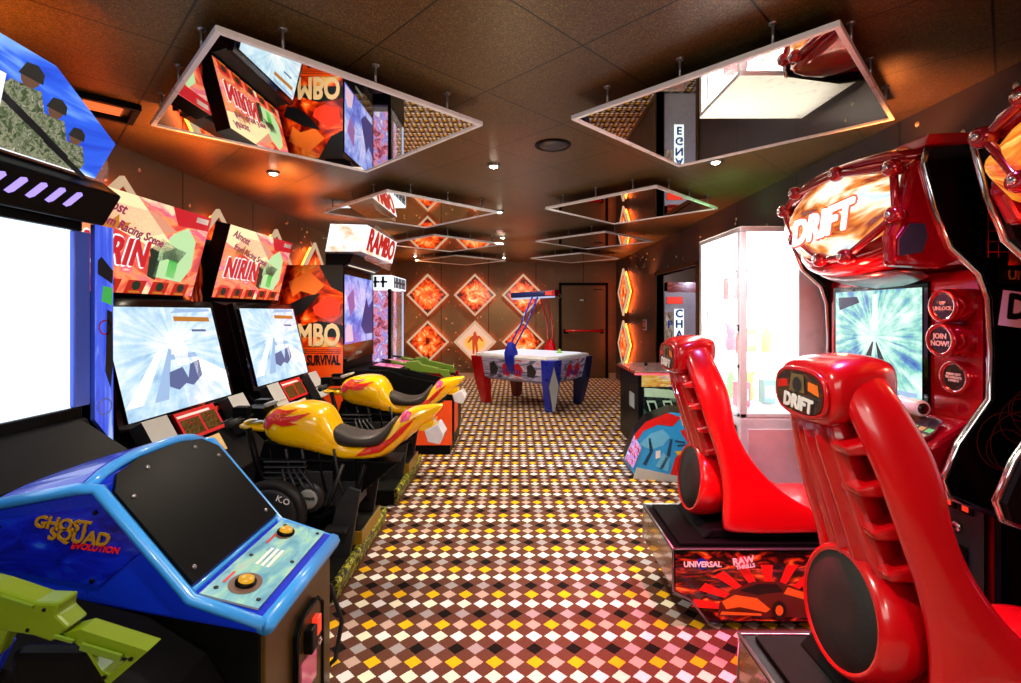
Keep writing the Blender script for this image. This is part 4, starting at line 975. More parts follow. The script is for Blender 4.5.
# ------------------------------------------------------------------ doorway: change machine
t = thing('change_machine', 'white change machine with red display and blue letters inside doorway', 'change machine', (2.7, 8.05, 0))
b = MB(); b.box(2.34, 3.0, 7.76, 8.33, 0, 1.78, white); b.build('body', t, bevel=.01)
P = ((2.34, 7.755, 0), (1, 0, 0), (0, 0, 1))
b = MB(); b.slab(P, [(.06, 1.76), (.66, 1.76), (.66, 1.92), (.06, 1.92)], red_art, .3, black); b.build('marquee', t)
b = MB(); b.slab(P, [(.05, 1.58), (.30, 1.58), (.30, 1.69), (.05, 1.69)], reddisp, .02, grey, .012); b.build('display', t)
b = MB(); b.slab(P, [(.0, .9), (.16, .9), (.16, 1.45), (.0, 1.45)], swirl_mat('pale_brown_print', [(.3, '6a4a3a'), (.5, 'b89a8a'), (.7, 'e8e0e0')], .5, 4, 1), .01, grey, .006); b.build('side_card', t)
b = MB(); b.slab(P, [(.165, .5), (.32, .5), (.32, 1.5), (.165, 1.5)], signw, .01, grey, .006); b.build('letter_panel', t)
for i, ch in enumerate('CHANGE'):
    text(ch, ((2.34+.245, 7.746, 1.42-.165*i), (1, 0, 0), (0, 0, 1)), .17, bluetxt, t, bold=.006)
text('P', ((2.34+.10, 7.746, 1.25), (1, 0, 0), (0, 0, 1)), .16, bluetxt, t, bold=.005)

# ------------------------------------------------------------------ low cabinets right of the aisle
t = thing('cocktail_game_cabinet', 'low black game cabinet with glass top and pink lit rim', 'arcade cabinet', (1.55, 5.3, 0))
b = MB(); b.box(1.24, 1.98, 4.95, 5.8, .04, .80, black); b.box(1.28, 1.94, 5.0, 5.75, 0, .04, rubber); b.build('body', t, bevel=.006)
P = ((1.24, 4.945, 0), (1, 0, 0), (0, 0, 1))
b = MB(); b.slab(P, [(.05, .10), (.74, .10), (.74, .66), (.05, .76)], comic_art, .008, black)
lgn = plain('pale_green_ink', 'a8c8a8', .4); tl = plain('cyan_line_ink', '40d0d8')
for i in range(3):
    x = .08+.16*i
    b.face(P, [(x, .56), (x+.09, .56), (x+.22, .14), (x+.13, .14)], lgn if i != 1 else MATS['steel_ink'] if 'steel_ink' in MATS else lgn, .002)
    b.face(P, [(x+.02, .54), (x+.08, .54), (x+.2, .16), (x+.14, .16)], black, .003)
b.face(P, [(.06, .60), (.4, .58), (.4, .66), (.06, .69)], lgn, .002); b.face(P, [(.1, .12), (.12, .12), (.2, .3), (.18, .3)], tl, .003)
b.build('front_print', t)
b = MB(); b.slab(P, [(.03, .70), (.74, .70), (.74, .82), (.03, .82)], swirl_mat('warm_yellow_pink_print', [(.3, 'd03a20'), (.5, 'f0c040'), (.6, 'f8e8d0'), (.7, 'e05080')], .7, 4, 1), .02, black, .012); b.build('header_strip', t)
b = MB(); b.box(1.20, 2.0, 4.9, 5.82, .82, .835, redmetal); b.build('top_edge', t, bevel=.006)
b = MB(); b.box(1.23, 1.97, 4.93, 5.79, .836, .845, swirl_mat('dark_red_table_print', [(.3, '1c0608'), (.45, '701018'), (.55, 'c83028'), (.65, 'e8b060'), (.7, 'f4e0e0')], 1, 3, 1, 3, False, 'obj')); b.build('lit_top', t)
b = MB(); b.box(1.22, 1.98, 4.92, 5.80, .847, .855, glass); b.build('glass_top', t)
b = MB(); b.tube([(1.19, 4.89, .83), (2.0, 4.89, .83)], .008, neonpink, 6); b.build('neon_trim', t)
for x, y in ((1.33, 5.0), (1.60, 4.98), (1.85, 5.0)):
    b = MB(); b.tube([(x, y, .855), (x, y, .92)], .007, steel, 6); b.lathe((x, y, .92), (0, 0, 1), [(-.018, .006), (-.01, .017), (.006, .018), (.018, .008)], black, 12); b.build('joystick', t)
b = MB(); b.box(1.232, 1.24, 5.1, 5.3, .45, .6, grey); b.build('side_label', t)

t = thing('pedestal_cabinet', 'low angular pedestal with blue, red and yellow comic style panel', 'arcade pedestal', (1.3, 4.4, 0))
P = ((.98, 4.30, 0), Vector((.97, -.22, 0)).normalized(), (0, 0, 1))
b = MB(); out = [(-.03, .16), (.06, .03), (.40, 0.0), (.62, .03), (.62, .58), (.36, .59), (.16, .50), (.06, .38)]
b.slab(P, out, plain('bright_blue_print', '2aa2ec', .3), .35, black)
cb_ = plain('comic_blue', '2f9be0', .3); cr = plain('comic_red', 'e01a1a', .3); cy_ = plain('comic_yellow', 'f8c020', .3); cdk = plain('comic_dark_blue', '14406a', .4); csk = plain('comic_pale', 'f0c0a8', .4)
for poly, mm in (([(.06, .38), (.16, .50), (.34, .585), (.45, .55), (.38, .47), (.26, .48), (.14, .42), (.08, .33)], cr), ([(.36, .05), (.62, .05), (.62, .25), (.46, .27), (.4, .2)], cr), ([(.44, .44), (.62, .46), (.62, .38), (.5, .34)], cr),
                 ([(.40, .26), (.62, .28), (.62, .245), (.42, .225)], cy_), ([(.48, .43), (.55, .44), (.55, .415), (.5, .40)], cy_),
                 ([(.16, .12), (.22, .25), (.2, .36), (.18, .36), (.19, .24), (.13, .13)], cdk), ([(.30, .1), (.36, .22), (.38, .36), (.36, .36), (.33, .22), (.27, .1)], cdk), ([(.24, .18), (.28, .2), (.28, .26), (.24, .25)], whitetxt),
                 ([(.10, .30), (.20, .40), (.30, .44), (.36, .38), (.30, .30), (.2, .26)], plain('comic_sky', '6ac4f4', .3)), ([(.24, .12), (.30, .24), (.36, .2), (.34, .08)], MATS['comic_sky'] if 'comic_sky' in MATS else cdk), ([(.44, .56), (.52, .58), (.5, .5), (.46, .48)], csk),
                 ([(.42, .30), (.58, .32), (.58, .335), (.42, .315)], cdk), ([(.40, .34), (.48, .33), (.48, .345), (.40, .355)], cdk)):
    b.face(P, poly, mm, .003)
b.build('body', t)
b = MB(); b.slab(P, [(-.02, .17), (.05, .09), (.12, .27), (.06, .38)], claw_art, .01, grey, .012); b.build('corner_card', t)
b = MB(); b.slab(P, [(.05, .0), (.42, -.0), (.42, .05), (.08, .10)], lgrey, .01, grey, .014); b.build('kick_plate', t)

# ------------------------------------------------------------------ glowing white prize crane
t = thing('prize_vending_cabinet', 'large white glass prize cabinet glowing bright white beside red racing seats', 'prize machine', (1.8, 3.4, 0))
x0, x1, y0, y1 = 1.40, 2.18, 3.06, 3.74
b = MB(); b.box(x0, x1, y0, y1, 0.03, .79, white); b.box(x0+.03, x1-.03, y0+.03, y1-.03, 0, .03, rubber); b.build('base', t, bevel=.008)
b = MB(); b.box(1.80, x1, y0, y1, .82, 1.95, white); b.build('side_column', t, bevel=.008)
b = MB()
for x in (x0, 1.765):
    for y in (y0, y1-.045): b.box(x, x+.045, y, y+.045, .79, 1.95, white)
b.box(x0, x1, y0, y1, 1.95, 1.985, white); b.box(x0, x1, y0, y1, .79, .82, white)
b.build('frame', t, bevel=.006)
b = MB(); b.box(x0+.05, 1.79, y1-.06, y1-.045, .83, 1.94, lamp_panel); b.box(1.785, 1.798, y0+.05, y1-.06, .83, 1.94, lamp_panel); b.build('light_panel', t)
b = MB()
for y in (y0+.06, y1-.1): b.tube([(x0+.06, y, 1.93), (1.75, y, 1.93)], .012, lamp_white, 8)
b.build('light_tube', t)
for z in (1.16, 1.53):
    b = MB(); b.box(x0+.03, 1.78, y0+.1, y1-.07, z, z+.008, glass); b.build('glass_shelf', t)
b = MB(); b.box(x0+.002, x0+.008, y0+.045, y1-.045, .82, 1.95, glass); b.box(x0+.045, 1.80, y0+.002, y0+.008, .82, 1.95, glass); b.build('glass_pane', t)
b = MB(); b.box(x0-.005, x0, y0+.012, y0+.03, 1.33, 1.37, dgrey); b.box(x0-.005, x0, y0+.012, y0+.03, 1.1, 1.12, dgrey); b.build('lock', t)
b = MB(); b.box(x0-.04, x0, y0+.04, y0+.20, .50, .74, black); pn = b.build('button_box', t, bevel=.012)
for y in (y0+.085, y0+.15):
    b = MB(); b.box(x0-.052, x0-.04, y-.018, y+.018, .60, .66, reddisp if y < y0+.1 else ybutton); b.build('push_button', pn, bevel=.003)
b = MB(); b.lathe((x0-.03, y1-.2, .74), (0, 0, 1), [(0, .10), (.01, .12), (.10, .12), (.105, .10)], white, 24); b.build('prize_chute', t)
b = MB(); b.slab(((x0+.05, y0-.001, 0), (1, 0, 0), (0, 0, 1)), [(0, .08), (.68, .08), (.68, .72), (0, .72)], plain('pale_pink_door', 'f0c0c4', .3), .004, white, .004); b.build('access_door', t)
pc = [plain('prize_'+n, c, .5) for n, c in (('pink', 'f090b0'), ('green', '90d090'), ('yellow', 'f0e080'), ('teal', '70b0b0'), ('grey', '90909a'), ('red', 'e05050'))]
descs = ['pale pink', 'pale green', 'pale yellow', 'teal', 'grey', 'red']
k = 0
for z in (.825, 1.17, 1.54):
    for j in range(4):
        x = x0+.11+.075*j; y = y0+.22+((j*3) % 4)*.11; m = pc[(k*5+j) % 6]; b = MB(); sh = (k+j) % 3
        if sh == 0: b.box(x-.04, x+.04, y-.04, y+.04, z, z+.16, m); b.box(x-.028, x+.028, y-.043, y-.04, z+.04, z+.12, whitetxt)
        elif sh == 1: b.lathe((x, y, z), (0, 0, 1), [(0, .032), (.02, .036), (.13, .034), (.16, .02), (.19, .018)], m, 14)
        else:
            b.lathe((x, y, z), (0, 0, 1), [(0, .03), (.03, .04), (.08, .038), (.11, .026), (.13, .036), (.17, .034), (.2, .012)], m, 12)
            for s_ in (-1, 1): b.lathe((x+s_*.032, y, z+.175), (0, 0, 1), [(0, .012), (.015, .016), (.03, .006)], m, 8)
        row = {.825: 'floor', 1.17: 'lower glass shelf', 1.54: 'upper glass shelf'}[z]
        tag(b.build(['boxed_toy', 'prize_bottle', 'plush_toy'][sh]), f'{descs[(k*5+j) % 6]} {["boxed toy", "bottle shaped prize", "eared plush toy"][sh]} on {row} of white prize cabinet, {["first", "second", "third", "fourth"][j]} from aisle', 'prize', 'prizes in the white cabinet')
    k += 1

# ------------------------------------------------------------------ drift racing cabinet
t = thing('racing_game_cabinet', 'glossy red racing cabinet with helmet shaped marquee and screen in view', 'arcade cabinet', (2.0, 2.4, 0), 'red racing cabinets')
ya, yb = 1.90, 2.88
prof = [(2.18, 0), (1.88, 0), (1.88, .66), (1.68, .74), (1.66, .80), (1.72, .94), (1.84, 1.11), (1.845, 1.30), (1.835, 1.50), (1.80, 1.60), (1.69, 1.70), (1.63, 1.85), (1.585, 2.02), (1.60, 2.08), (1.90, 2.12), (2.18, 2.08)]
for y, nm in ((ya, 0), (yb-.03, 1)):
    b = MB(); b.profx(prof, y, y+.03, black)
    P = ((0, ya-.001, 0), (1, 0, 0), (0, 0, 1))
    if nm == 0:
        b.face(P, [(x-(.004 if x < 2.1 else 0), z) for x, z in prof][::-1], sidedrift, .001)
        b.face(P, [(1.90, 1.63), (2.17, 1.63), (2.17, 2.07), (1.95, 2.08), (1.93, 1.8)], ember, .003)
        b.face(P, [(1.86, 1.56), (2.17, 1.54), (2.17, 1.61), (1.86, 1.63)], blacktxt, .004)
        b.face(P, [(1.86, 1.40), (2.17, 1.36), (2.17, 1.50), (1.88, 1.535)], plain('lilac_white_plate', 'd8d0e8', .3), .004)
        gl = plain('red_grid_ink', 'e02010')
        for i in range(9): b.face(P, [(1.82+.04*i, 1.66), (1.823+.04*i, 1.66), (1.823+.04*i, 2.05), (1.82+.04*i, 2.05)], gl, .005)
        for i in range(10): b.face(P, [(1.82, 1.68+.04*i), (2.17, 1.68+.04*i), (2.17, 1.683+.04*i), (1.82, 1.683+.04*i)], gl, .005)
        for i in range(7):
            cx, cz, r = 1.95+.07*math.sin(i*2.1), 1.0+.08*math.cos(i*1.7), .05+.012*i
            for q in range(20):
                a0, a1 = 2*PI*q/20, 2*PI*(q+1)/20
                b.face(P, [(cx+r*math.cos(a0), cz+r*math.sin(a0)), (cx+(r+.003)*math.cos(a0), cz+(r+.003)*math.sin(a0)), (cx+(r+.003)*math.cos(a1), cz+(r+.003)*math.sin(a1)), (cx+r*math.cos(a1), cz+r*math.sin(a1))], plain('dull_red_ink', '501008') if 'dull_red_ink' not in MATS else MATS['dull_red_ink'], .006)
    b.build('side_panel', t)
text('UNIVERSAL', ((2.02, ya-.008, 1.585), (1, 0, -.05), (0, 0, 1)), .05, gold, t, bold=.001)
text('DRIFT', ((2.03, ya-.008, 1.455), (1, 0, -.1), (0, 0, 1)), .13, blacktxt, t, bold=.006, sx=.8)
for y in (ya+.0, yb):
    b = MB(); b.tube([(x-.008, y, z) for x, z in prof[2:14]], .013, chrome, 8); b.build('chrome_edge', t)
b = MB(); b.profx([(2.17, .02), (1.90, .02), (1.90, .64), (1.87, 1.05), (1.87, 1.62), (1.80, 1.72), (1.74, 1.9), (1.74, 2.06), (2.17, 2.06)], ya+.03, yb-.03, redmetal); b.build('body', t)
# screen surround & screen
Ps = ((1.85, ya+.03, 0), (0, 1, 0), (0, 0, 1)); Wd = yb-ya-.06
def flipP(P): return P
# face toward -x: u must run -y
Pc = ((1.85, 2.85, 0), (0, -1, 0), (0, 0, 1))
b = MB(); b.slab(Pc, [(0, 1.0), (.92, 1.0), (.92, 1.62), (0, 1.62)], redmetal, .02, dred, .015); b.build('screen_surround', t, bevel=.008)
b = MB(); b.slab(Pc, [(.04, 1.02), (.68, 1.02), (.68, 1.585), (.04, 1.585)], gloss, .02, black, .03); b.build('bezel', t, bevel=.004)
b = MB(); b.slab(Pc, [(.065, 1.045), (.655, 1.045), (.655, 1.56), (.065, 1.56)], drift_scr, .004, black, .034)
for poly, mm in (([(.34, 1.13), (.40, 1.13), (.41, 1.18), (.395, 1.22), (.345, 1.22), (.33, 1.18)], wg), ([(.10, 1.46), (.26, 1.5), (.24, 1.53), (.09, 1.53)], glow('deep_navy_ink', '182060', .5)), ([(.20, 1.05), (.31, 1.05), (.36, 1.3), (.35, 1.3)], glow('road_ink', '304850', .5)),
                 ([(.42, 1.05), (.53, 1.05), (.38, 1.3), (.375, 1.3)], MATS['road_ink']), ([(.08, 1.06), (.3, 1.055), (.3, 1.075), (.08, 1.08)], wg), ([(.5, 1.06), (.63, 1.06), (.63, 1.08), (.5, 1.08)], lg), ([(.35, 1.36), (.39, 1.36), (.385, 1.54), (.355, 1.54)], wg)):
    b.face(Pc, poly, mm, .036)
b.build('screen', t)
# gauges
for (y, z, fx, lines, sz) in ((2.02, 1.475, 1.75, 'VIP\nUNLOCK', .03), (2.02, 1.335, 1.74, 'JOIN\nNOW!', .042), (2.03, 1.18, 1.805, 'DRIVE CITY\nTO UNLOCK\nSTAGE 5', .018)):
    b = MB(); b.lathe((1.87, y, z), (-1, 0, 0), [(0, .07), (1.87-fx-.01, .07), (1.87-fx, .066), (1.87-fx, .056), (1.87-fx-.015, .053)], redmetal, 28); g = b.build('gauge_pod', t)
    b = MB(); P = ((fx+.008, y, z), (0, -1, 0), (0, 0, 1)); b.disc(P, (0, 0), .055, gauge_art, 0, 24); b.build('gauge_face', g)
    text(lines, ((fx+.006, y, z), (0, -1, 0), (0, 0, 1)), sz*.72, whitetxt, g, bold=.0005)
# camera tube
b = MB(); b.lathe((1.75, 2.42, 1.035), (.0, -1, 0), [(0, .02), (.01, .035), (.30, .035), (.31, .032)], white, 20); cmx = b.build('camera_tube', t)
b = MB(); b.lathe((1.75, 2.112, 1.035), (0, -1, 0), [(0, .024), (.004, .024), (.006, .01)], gloss, 18); b.build('lens', cmx)
# dashboard
b = MB(); b.profx([(1.87, 1.0), (1.83, 1.01), (1.58, .86), (1.56, .80), (1.66, .72), (1.87, .66)], ya+.08, yb-.26, redmetal); b.build('dashboard', t, bevel=.02)
Pd = (Vector((1.59, 2.78, .878)), (0, -1, 0), Vector((.25, 0, .15)).normalized())
b = MB(); b.slab(Pd, [(.28, .03), (.76, .03), (.78, .12), (.74, .22), (.32, .22), (.27, .12)], gauge_art, .01, dred, .01)
for i in range(4):
    for j in range(3): b.face(Pd, [(.62+.04*i, .05+.04*j), (.65+.04*i, .05+.04*j), (.65+.04*i, .075+.04*j), (.62+.04*i, .075+.04*j)], MATS['green_ink_glow'] if (i+j) % 2 else yg, .012)
b.build('instrument_panel', t)
nn = Vector((0, -1, 0)).cross(Pd[2])
text('DRIFT', (Pd[0]+Vector((0, -.45, 0))+Pd[2]*.16+nn*.012, (0, -1, 0), Pd[2]), .07, whitetxt, t, bold=.002, shear=.2)
# coin panel
b = MB(); b.slab(((1.88, 2.26, 0), (0, -1, 0), (0, 0, 1)), [(0, .10), (.30, .10), (.30, .72), (0, .72)], dgrey, .02, black, .012); cp = b.build('coin_panel', t, bevel=.006)
Pq = ((1.866, 2.26, 0), (0, -1, 0), (0, 0, 1))
b = MB(); b.slab(Pq, [(.02, .63), (.10, .63), (.10, .70), (.02, .70)], claw_art, .004, black, .003); b.build('sticker', cp)
for a in (.13, .21):
    b = MB(); b.slab(Pq, [(a, .62), (a+.055, .62), (a+.055, .70), (a, .70)], black, .01, black, .014); q = b.build('coin_slot', cp)
    b = MB(); b.slab(Pq, [(a+.015, .63), (a+.04, .63), (a+.04, .68), (a+.015, .68)], reddisp, .004, reddisp, .018); b.build('coin_button', q)
b = MB(); b.lathe((1.86, 2.07, .55), (-1, 0, 0), [(0, .022), (.008, .022), (.012, .012)], chrome, 18); b.build('lock', cp)
for a in (.06, .16):
    b = MB(); b.slab(Pq, [(a, .38), (a+.08, .38), (a+.08, .48), (a, .48)], black, .01, gloss, .012); b.build('coin_return', cp, bevel=.004)
# helmet marquee
nodes = [(1.50, 1.95, 2.02), (1.50, 2.29, 2.09), (1.51, 2.64, 2.085), (1.535, 2.80, 2.02), (1.515, 2.66, 1.84), (1.47, 2.36, 1.70), (1.47, 2.18, 1.695), (1.495, 1.93, 1.83)]
b = MB(); b.tube(nodes, .017, redmetal, 10, True); cage = b.build('roll_cage', t)
for p in nodes:
    b = MB(); b.lathe(Vector(p)+Vector((.02, 0, 0)), (-1, -.15, 0), [(0, .03), (.03, .036), (.05, .03), (.055, .018)], redmetal, 16); k = b.build('cage_joint', cage)
    b = MB(); b.lathe(Vector(p)+Vector((-.035, -.006, 0)), (-1, -.15, 0), [(0, .014), (.008, .012), (.01, .005)], chrome, 10); b.build('bolt', k)
# visor: gently curved lit sheet inside the cage
def visor(mat_):
    b = MB(); NU, NV = 12, 6; vs = []; fs = []; uvs = []
    for i in range(NU+1):
        f = i/NU; y = 1.955+(2.79-1.955)*f
        top = 2.0+.075*math.sin(PI*min(1, f*1.0)); bot = 1.83-.125*math.sin(PI*f)
        if f > .9: top -= .03*(f-.9)*10; bot += .05*(f-.9)*10
        for j in range(NV+1):
            g = j/NV; z = bot+(top-bot)*g; x = 1.575-.055*math.sin(PI*f)-.035*math.sin(PI*g)
            vs.append((x, y, z))
    for i in range(NU):
        for j in range(NV):
            a = i*(NV+1)+j; fs.append((a, a+1, a+NV+2, a+NV+1)); uvs.append([((i+di)/NU*1.0, (j+dj)/NV) for di, dj in ((0, 0), (0, 1), (1, 1), (1, 0))])
    b.add(vs, fs, mat_, True, [[(1-u_, v_) for u_, v_ in q] for q in uvs]); return b
vis = visor(helmet_art).build('visor', t)
sm = vis.modifiers.new('solid', 'SOLIDIFY'); sm.thickness = .012; sm.offset = 1
text('DRIFT', ((1.462, 2.36, 1.86), (0, -1, 0), (0, 0, 1)), .17, glow('orange_letter_rim', 'ff5a20', 1.1), t, bold=.016, shear=.25, ext=.002, rot=.06, name='marquee_lettering')
text('DRIFT', ((1.459, 2.36, 1.86), (0, -1, 0), (0, 0, 1)), .17, glow('white_letter_glow', 'ffffff', 1.6), t, bold=.007, shear=.25, ext=.004, rot=.06, name='marquee_lettering')
b = MB()
shell = [(1.90, 1.93), (1.62, 1.93)]
# shell: brow over the visor, cheeks each side, chin below
b.loft([[(x, y, z) for x, z in ((1.52+dx, zt-.03), (1.50+dx, zt+.02), (1.62, zt+.07), (1.85, zt+.075), (1.85, zt-.02))] for y, dx, zt in ((1.92, .02, 2.05), (2.1, 0, 2.09), (2.36, -.01, 2.12), (2.6, .0, 2.11), (2.8, .03, 2.06), (2.86, .1, 2.02))], redmetal)
b.build('brow_shell', t, sub=1)
b = MB(); b.loft([[(x, y, z) for x, z in ((1.56+dx, zt), (1.50+dx, zt-.02), (1.51+dx, zt-.075), (1.70, zt-.12), (1.84, zt-.04), (1.84, zt+.03))] for y, dx, zt in ((1.92, .10, 1.80), (2.1, .0, 1.72), (2.36, -.04, 1.69), (2.55, -.01, 1.72), (2.72, .06, 1.81), (2.82, .16, 1.88))], redmetal)
b.build('chin_shell', t, sub=1)
b = MB(); b.loft([[(x, y, z) for x, z in ((1.55+dx, zt-.07), (1.60+dx, zt-.105), (1.75, zt-.16), (1.82, zt-.1))] for y, dx, zt in ((2.0, .0, 1.73), (2.36, -.05, 1.68), (2.7, .02, 1.77))], steel); b.build('chin_vent', t, sub=1)
for y, yy in ((1.905, 1.965), (2.80, 2.86)):
    b = MB(); b.profx([(1.60, 1.85), (1.62, 2.02), (1.66, 2.06), (1.78, 2.06), (1.80, 1.74), (1.66, 1.74)] if y > 2 else [(1.50, 1.85), (1.54, 2.04), (1.66, 2.08), (1.78, 2.08), (1.80, 1.68), (1.66, 1.62), (1.46, 1.63), (1.455, 1.75)], y, yy, redmetal); b.build('cheek_panel', t, bevel=.02, seg=3)
b = MB(); Pg = ((0, 1.897, 0), (1, 0, 0), (0, 0, 1)); b.slab(Pg, [(1.475, 1.665), (1.565, 1.68), (1.585, 1.74), (1.575, 1.79), (1.515, 1.79), (1.475, 1.73)], dgrey, .012, dred, .008); b.build('speaker_grille', t, bevel=.006)
b = MB(); b.profx([(1.60, 2.10), (1.92, 2.10), (1.92, 2.16), (1.62, 2.15)], 1.92, 2.10, red); b.build('top_spoiler', t, bevel=.01)
racer = t
r2 = dup(t, (0, -1.19, 0), 'glossy red racing cabinet cut by right picture edge, orange lit helmet marquee', 'red racing cabinets')
for ch in list(r2.children):
    if ch.name.startswith('marquee_lettering'): bpy.data.objects.remove(ch); continue
    if ch.name.startswith('visor'):
        ch.data = ch.data.copy(); ch.data.materials[0] = helmet_fire

# ------------------------------------------------------------------ racing seats
t = thing('racing_chair', 'red bucket seat on art-panelled base beside the glowing prize cabinet', 'racing seat', (1.1, 2.50, 0), 'red racing seats')
sy = 2.50
b = MB(); pb = [(.72, .37), (.72, .18), (.80, .14), (.88, .035), (1.66, .035), (1.66, .37)]
b.profx(pb, sy-.26, sy+.26, black); b.box(.76, 1.62, sy-.23, sy+.23, .37, .385, blackm); b.build('base', t, bevel=.004)
P = ((0, sy-.261, 0), (1, 0, 0), (0, 0, 1))
b = MB(); b.face(P, [(.73, .36), (.73, .185), (.805, .147), (.885, .045), (1.65, .045), (1.65, .36)][::-1], flame_art, .0015)
rr = plain('scarlet_ray_ink', 'f01a14', .35); bo = plain('burnt_orange_ink', 'f87a20', .35); bk = blacktxt; dro = plain('dark_rust_ink', '581406', .3)
cx, cz = 1.16, .08
for i in range(9):
    a0 = math.radians(12+i*19); a1 = a0+math.radians(9); r0, r1 = .13, .24
    b.face(P, [(cx+r0*math.cos(a0)*1.4, cz+r0*math.sin(a0)), (cx+r1*math.cos(a0)*1.5, min(.30, cz+r1*math.sin(a0))), (cx+r1*math.cos(a1)*1.5, min(.30, cz+r1*math.sin(a1))), (cx+r0*math.cos(a1)*1.4, cz+r0*math.sin(a1))], rr, .002)
car = [(.92, .07), (1.40, .06), (1.42, .12), (1.36, .165), (1.28, .195), (1.20, .225), (1.08, .225), (1.0, .19), (.93, .13)]
b.face(P, car, dro, .003)
b.face(P, [(1.02, .185), (1.10, .215), (1.19, .213), (1.22, .18), (1.10, .165)], bk, .004)
b.face(P, [(.94, .135), (1.0, .165), (1.10, .15), (1.16, .10), (1.14, .085), (1.02, .11), (.96, .10)], bo, .004); b.face(P, [(1.24, .20), (1.35, .165), (1.41, .12), (1.33, .14), (1.22, .17)], bo, .004)
b.face(P, [(.93, .075), (1.12, .07), (1.12, .08), (.94, .09)], bo, .004)
for wx in (1.20, 1.37): b.disc(P, (wx, .095), .034, bk, .005, 18, .042); b.disc(P, (wx, .095), .018, bo, .006, 10, .024)
b.disc(P, (.85, .305), .026, bluedk, .003, 18); b.disc(P, (1.035, .31), .032, cr, .003, 18)
b.build('side_print', t)
text('UNIVERSAL', ((.85, sy-.268, .305), (1, 0, 0), (0, 0, 1)), .034, whitetxt, t, bold=.0012, ext=.0008)
text('RAW', ((1.035, sy-.268, .322), (1, 0, .15), (-.15, 0, 1)), .042, whitetxt, t, bold=.0016, ext=.0008)
text('THRILLS', ((1.045, sy-.268, .296), (1, 0, .15), (-.15, 0, 1)), .024, whitetxt, t, bold=.001, ext=.0008)
b = MB(); b.face(((.719, sy, 0), (0, -1, 0), (0, 0, 1)), [(-.25, .19), (.25, .19), (.25, .36), (-.25, .36)], streak_gold, .001); b.build('end_print', t)
b = MB()
for y in (sy-.262, sy+.262): b.tube([(x, y, z) for x, z in [(1.66, .372), (.72, .372), (.72, .18), (.80, .14), (.88, .035)]], .006, steel, 6)
b.tube([(.72, sy-.262, .372), (.72, sy+.262, .372)], .006, steel, 6); b.build('metal_trim', t)
for x, y in ((.93, -.2), (.93, .2), (1.6, -.2), (1.6, .2)):
    b = MB(); b.lathe((x, sy+y, 0), (0, 0, 1), [(0, .025), (.01, .025), (.012, .01), (.04, .01)], steel, 12); b.build('levelling_foot', t)
b = MB(); b.profx([(.88, .385), (1.58, .385), (1.56, .43), (.92, .43)], sy-.19, sy+.19, blackm); b.build('seat_mount', t, bevel=.008)
# spars
for s_ in (-1, 1):
    rings = []
    for (xb, zb, xf, zf, y, th) in ((.82, 1.29, .93, 1.30, .085, .05), (.815, 1.23, .945, 1.25, .115, .06), (.83, 1.15, .97, 1.18, .15, .06), (.865, 1.03, 1.015, 1.06, .185, .058), (.90, .90, 1.015, .93, .2, .055), (.945, .77, 1.07, .80, .205, .055), (.97, .64, 1.18, .66, .205, .06), (.96, .52, 1.34, .545, .21, .06), (.96, .43, 1.56, .46, .205, .07), (.98, .425, 1.58, .43, .20, .07)):
        yc = sy+s_*y; mx = (xb+xf)/2; mz = (zb+zf)/2
        r = [(xb, yc-th*.35, zb), (xb, yc+th*.35, zb), (mx*.6+xb*.4, yc+th*.6, mz*.6+zb*.4), (mx*.5+xf*.5, yc+th*.6, mz*.5+zf*.5), (xf, yc+th*.35, zf), (xf, yc-th*.35, zf), (mx*.5+xf*.5, yc-th*.6, mz*.5+zf*.5), (mx*.6+xb*.4, yc-th*.6, mz*.6+zb*.4)]
        rings.append(r)
    b = MB(); b.loft(rings, red); b.build('side_bolster', t, sub=2)
    rx = .0 if s_ < 0 else .07
    for (z, x) in ((1.105, .83), (1.0, .86), (.89, .90), (.785, .935)):
        x += rx; b = MB(); y0_ = sy+s_*.055; y1_ = sy+s_*.175
        b.add([(x-.01, y0_, z), (x-.03, y1_-s_*.03, z), (x+.10, y1_, z+.05), (x+.10, y0_, z+.05), (x-.01, y0_, z-.028), (x-.01, y1_-s_*.03, z-.022), (x+.12, y1_, z-.01), (x+.12, y0_, z-.01)],
              [(0, 1, 2, 3), (7, 6, 5, 4), (0, 4, 5, 1), (1, 5, 6, 2), (2, 6, 7, 3), (3, 7, 4, 0)], red); b.build('rib', t, bevel=.008)
# inner shell
b = MB(); rings = []
for x, z, w in ((.94, 1.26, .10), (.975, 1.16, .14), (1.01, 1.04, .18), (1.02, .92, .19), (1.05, .80, .195), (1.08, .68, .2), (1.12, .56, .2), (1.18, .48, .2)):
    rings.append([(x-.02, sy-w, z), (x+.035, sy-w*.5, z), (x+.045, sy, z), (x+.035, sy+w*.5, z), (x-.02, sy+w, z), (x-.045, sy+w, z), (x+.01, sy+w*.5, z-.01), (x+.02, sy, z-.01), (x+.01, sy-w*.5, z-.01), (x-.045, sy-w, z)][::-1])
b.loft(rings, red); b.build('inner_shell', t, sub=1)
# back panel with flutes
b = MB(); rings = []
for x, z, w in ((.79, 1.17, .085), (.805, 1.08, .09), (.845, .95, .095), (.885, .82, .10), (.91, .73, .105), (.925, .68, .107)):
    r = []
    for k in range(15):
        f = -1+2*k/14; gr = .0 if k in (0, 14) else (.018 if (k//2) % 2 else 0.0)
        r.append((x+gr+.02*abs(f)**3, sy+f*w, z))
    r += [(x+.10, sy+w, z), (x+.10, sy-w, z)]
    rings.append(r)
b.loft(rings, red); b.build('fluted_back', t)
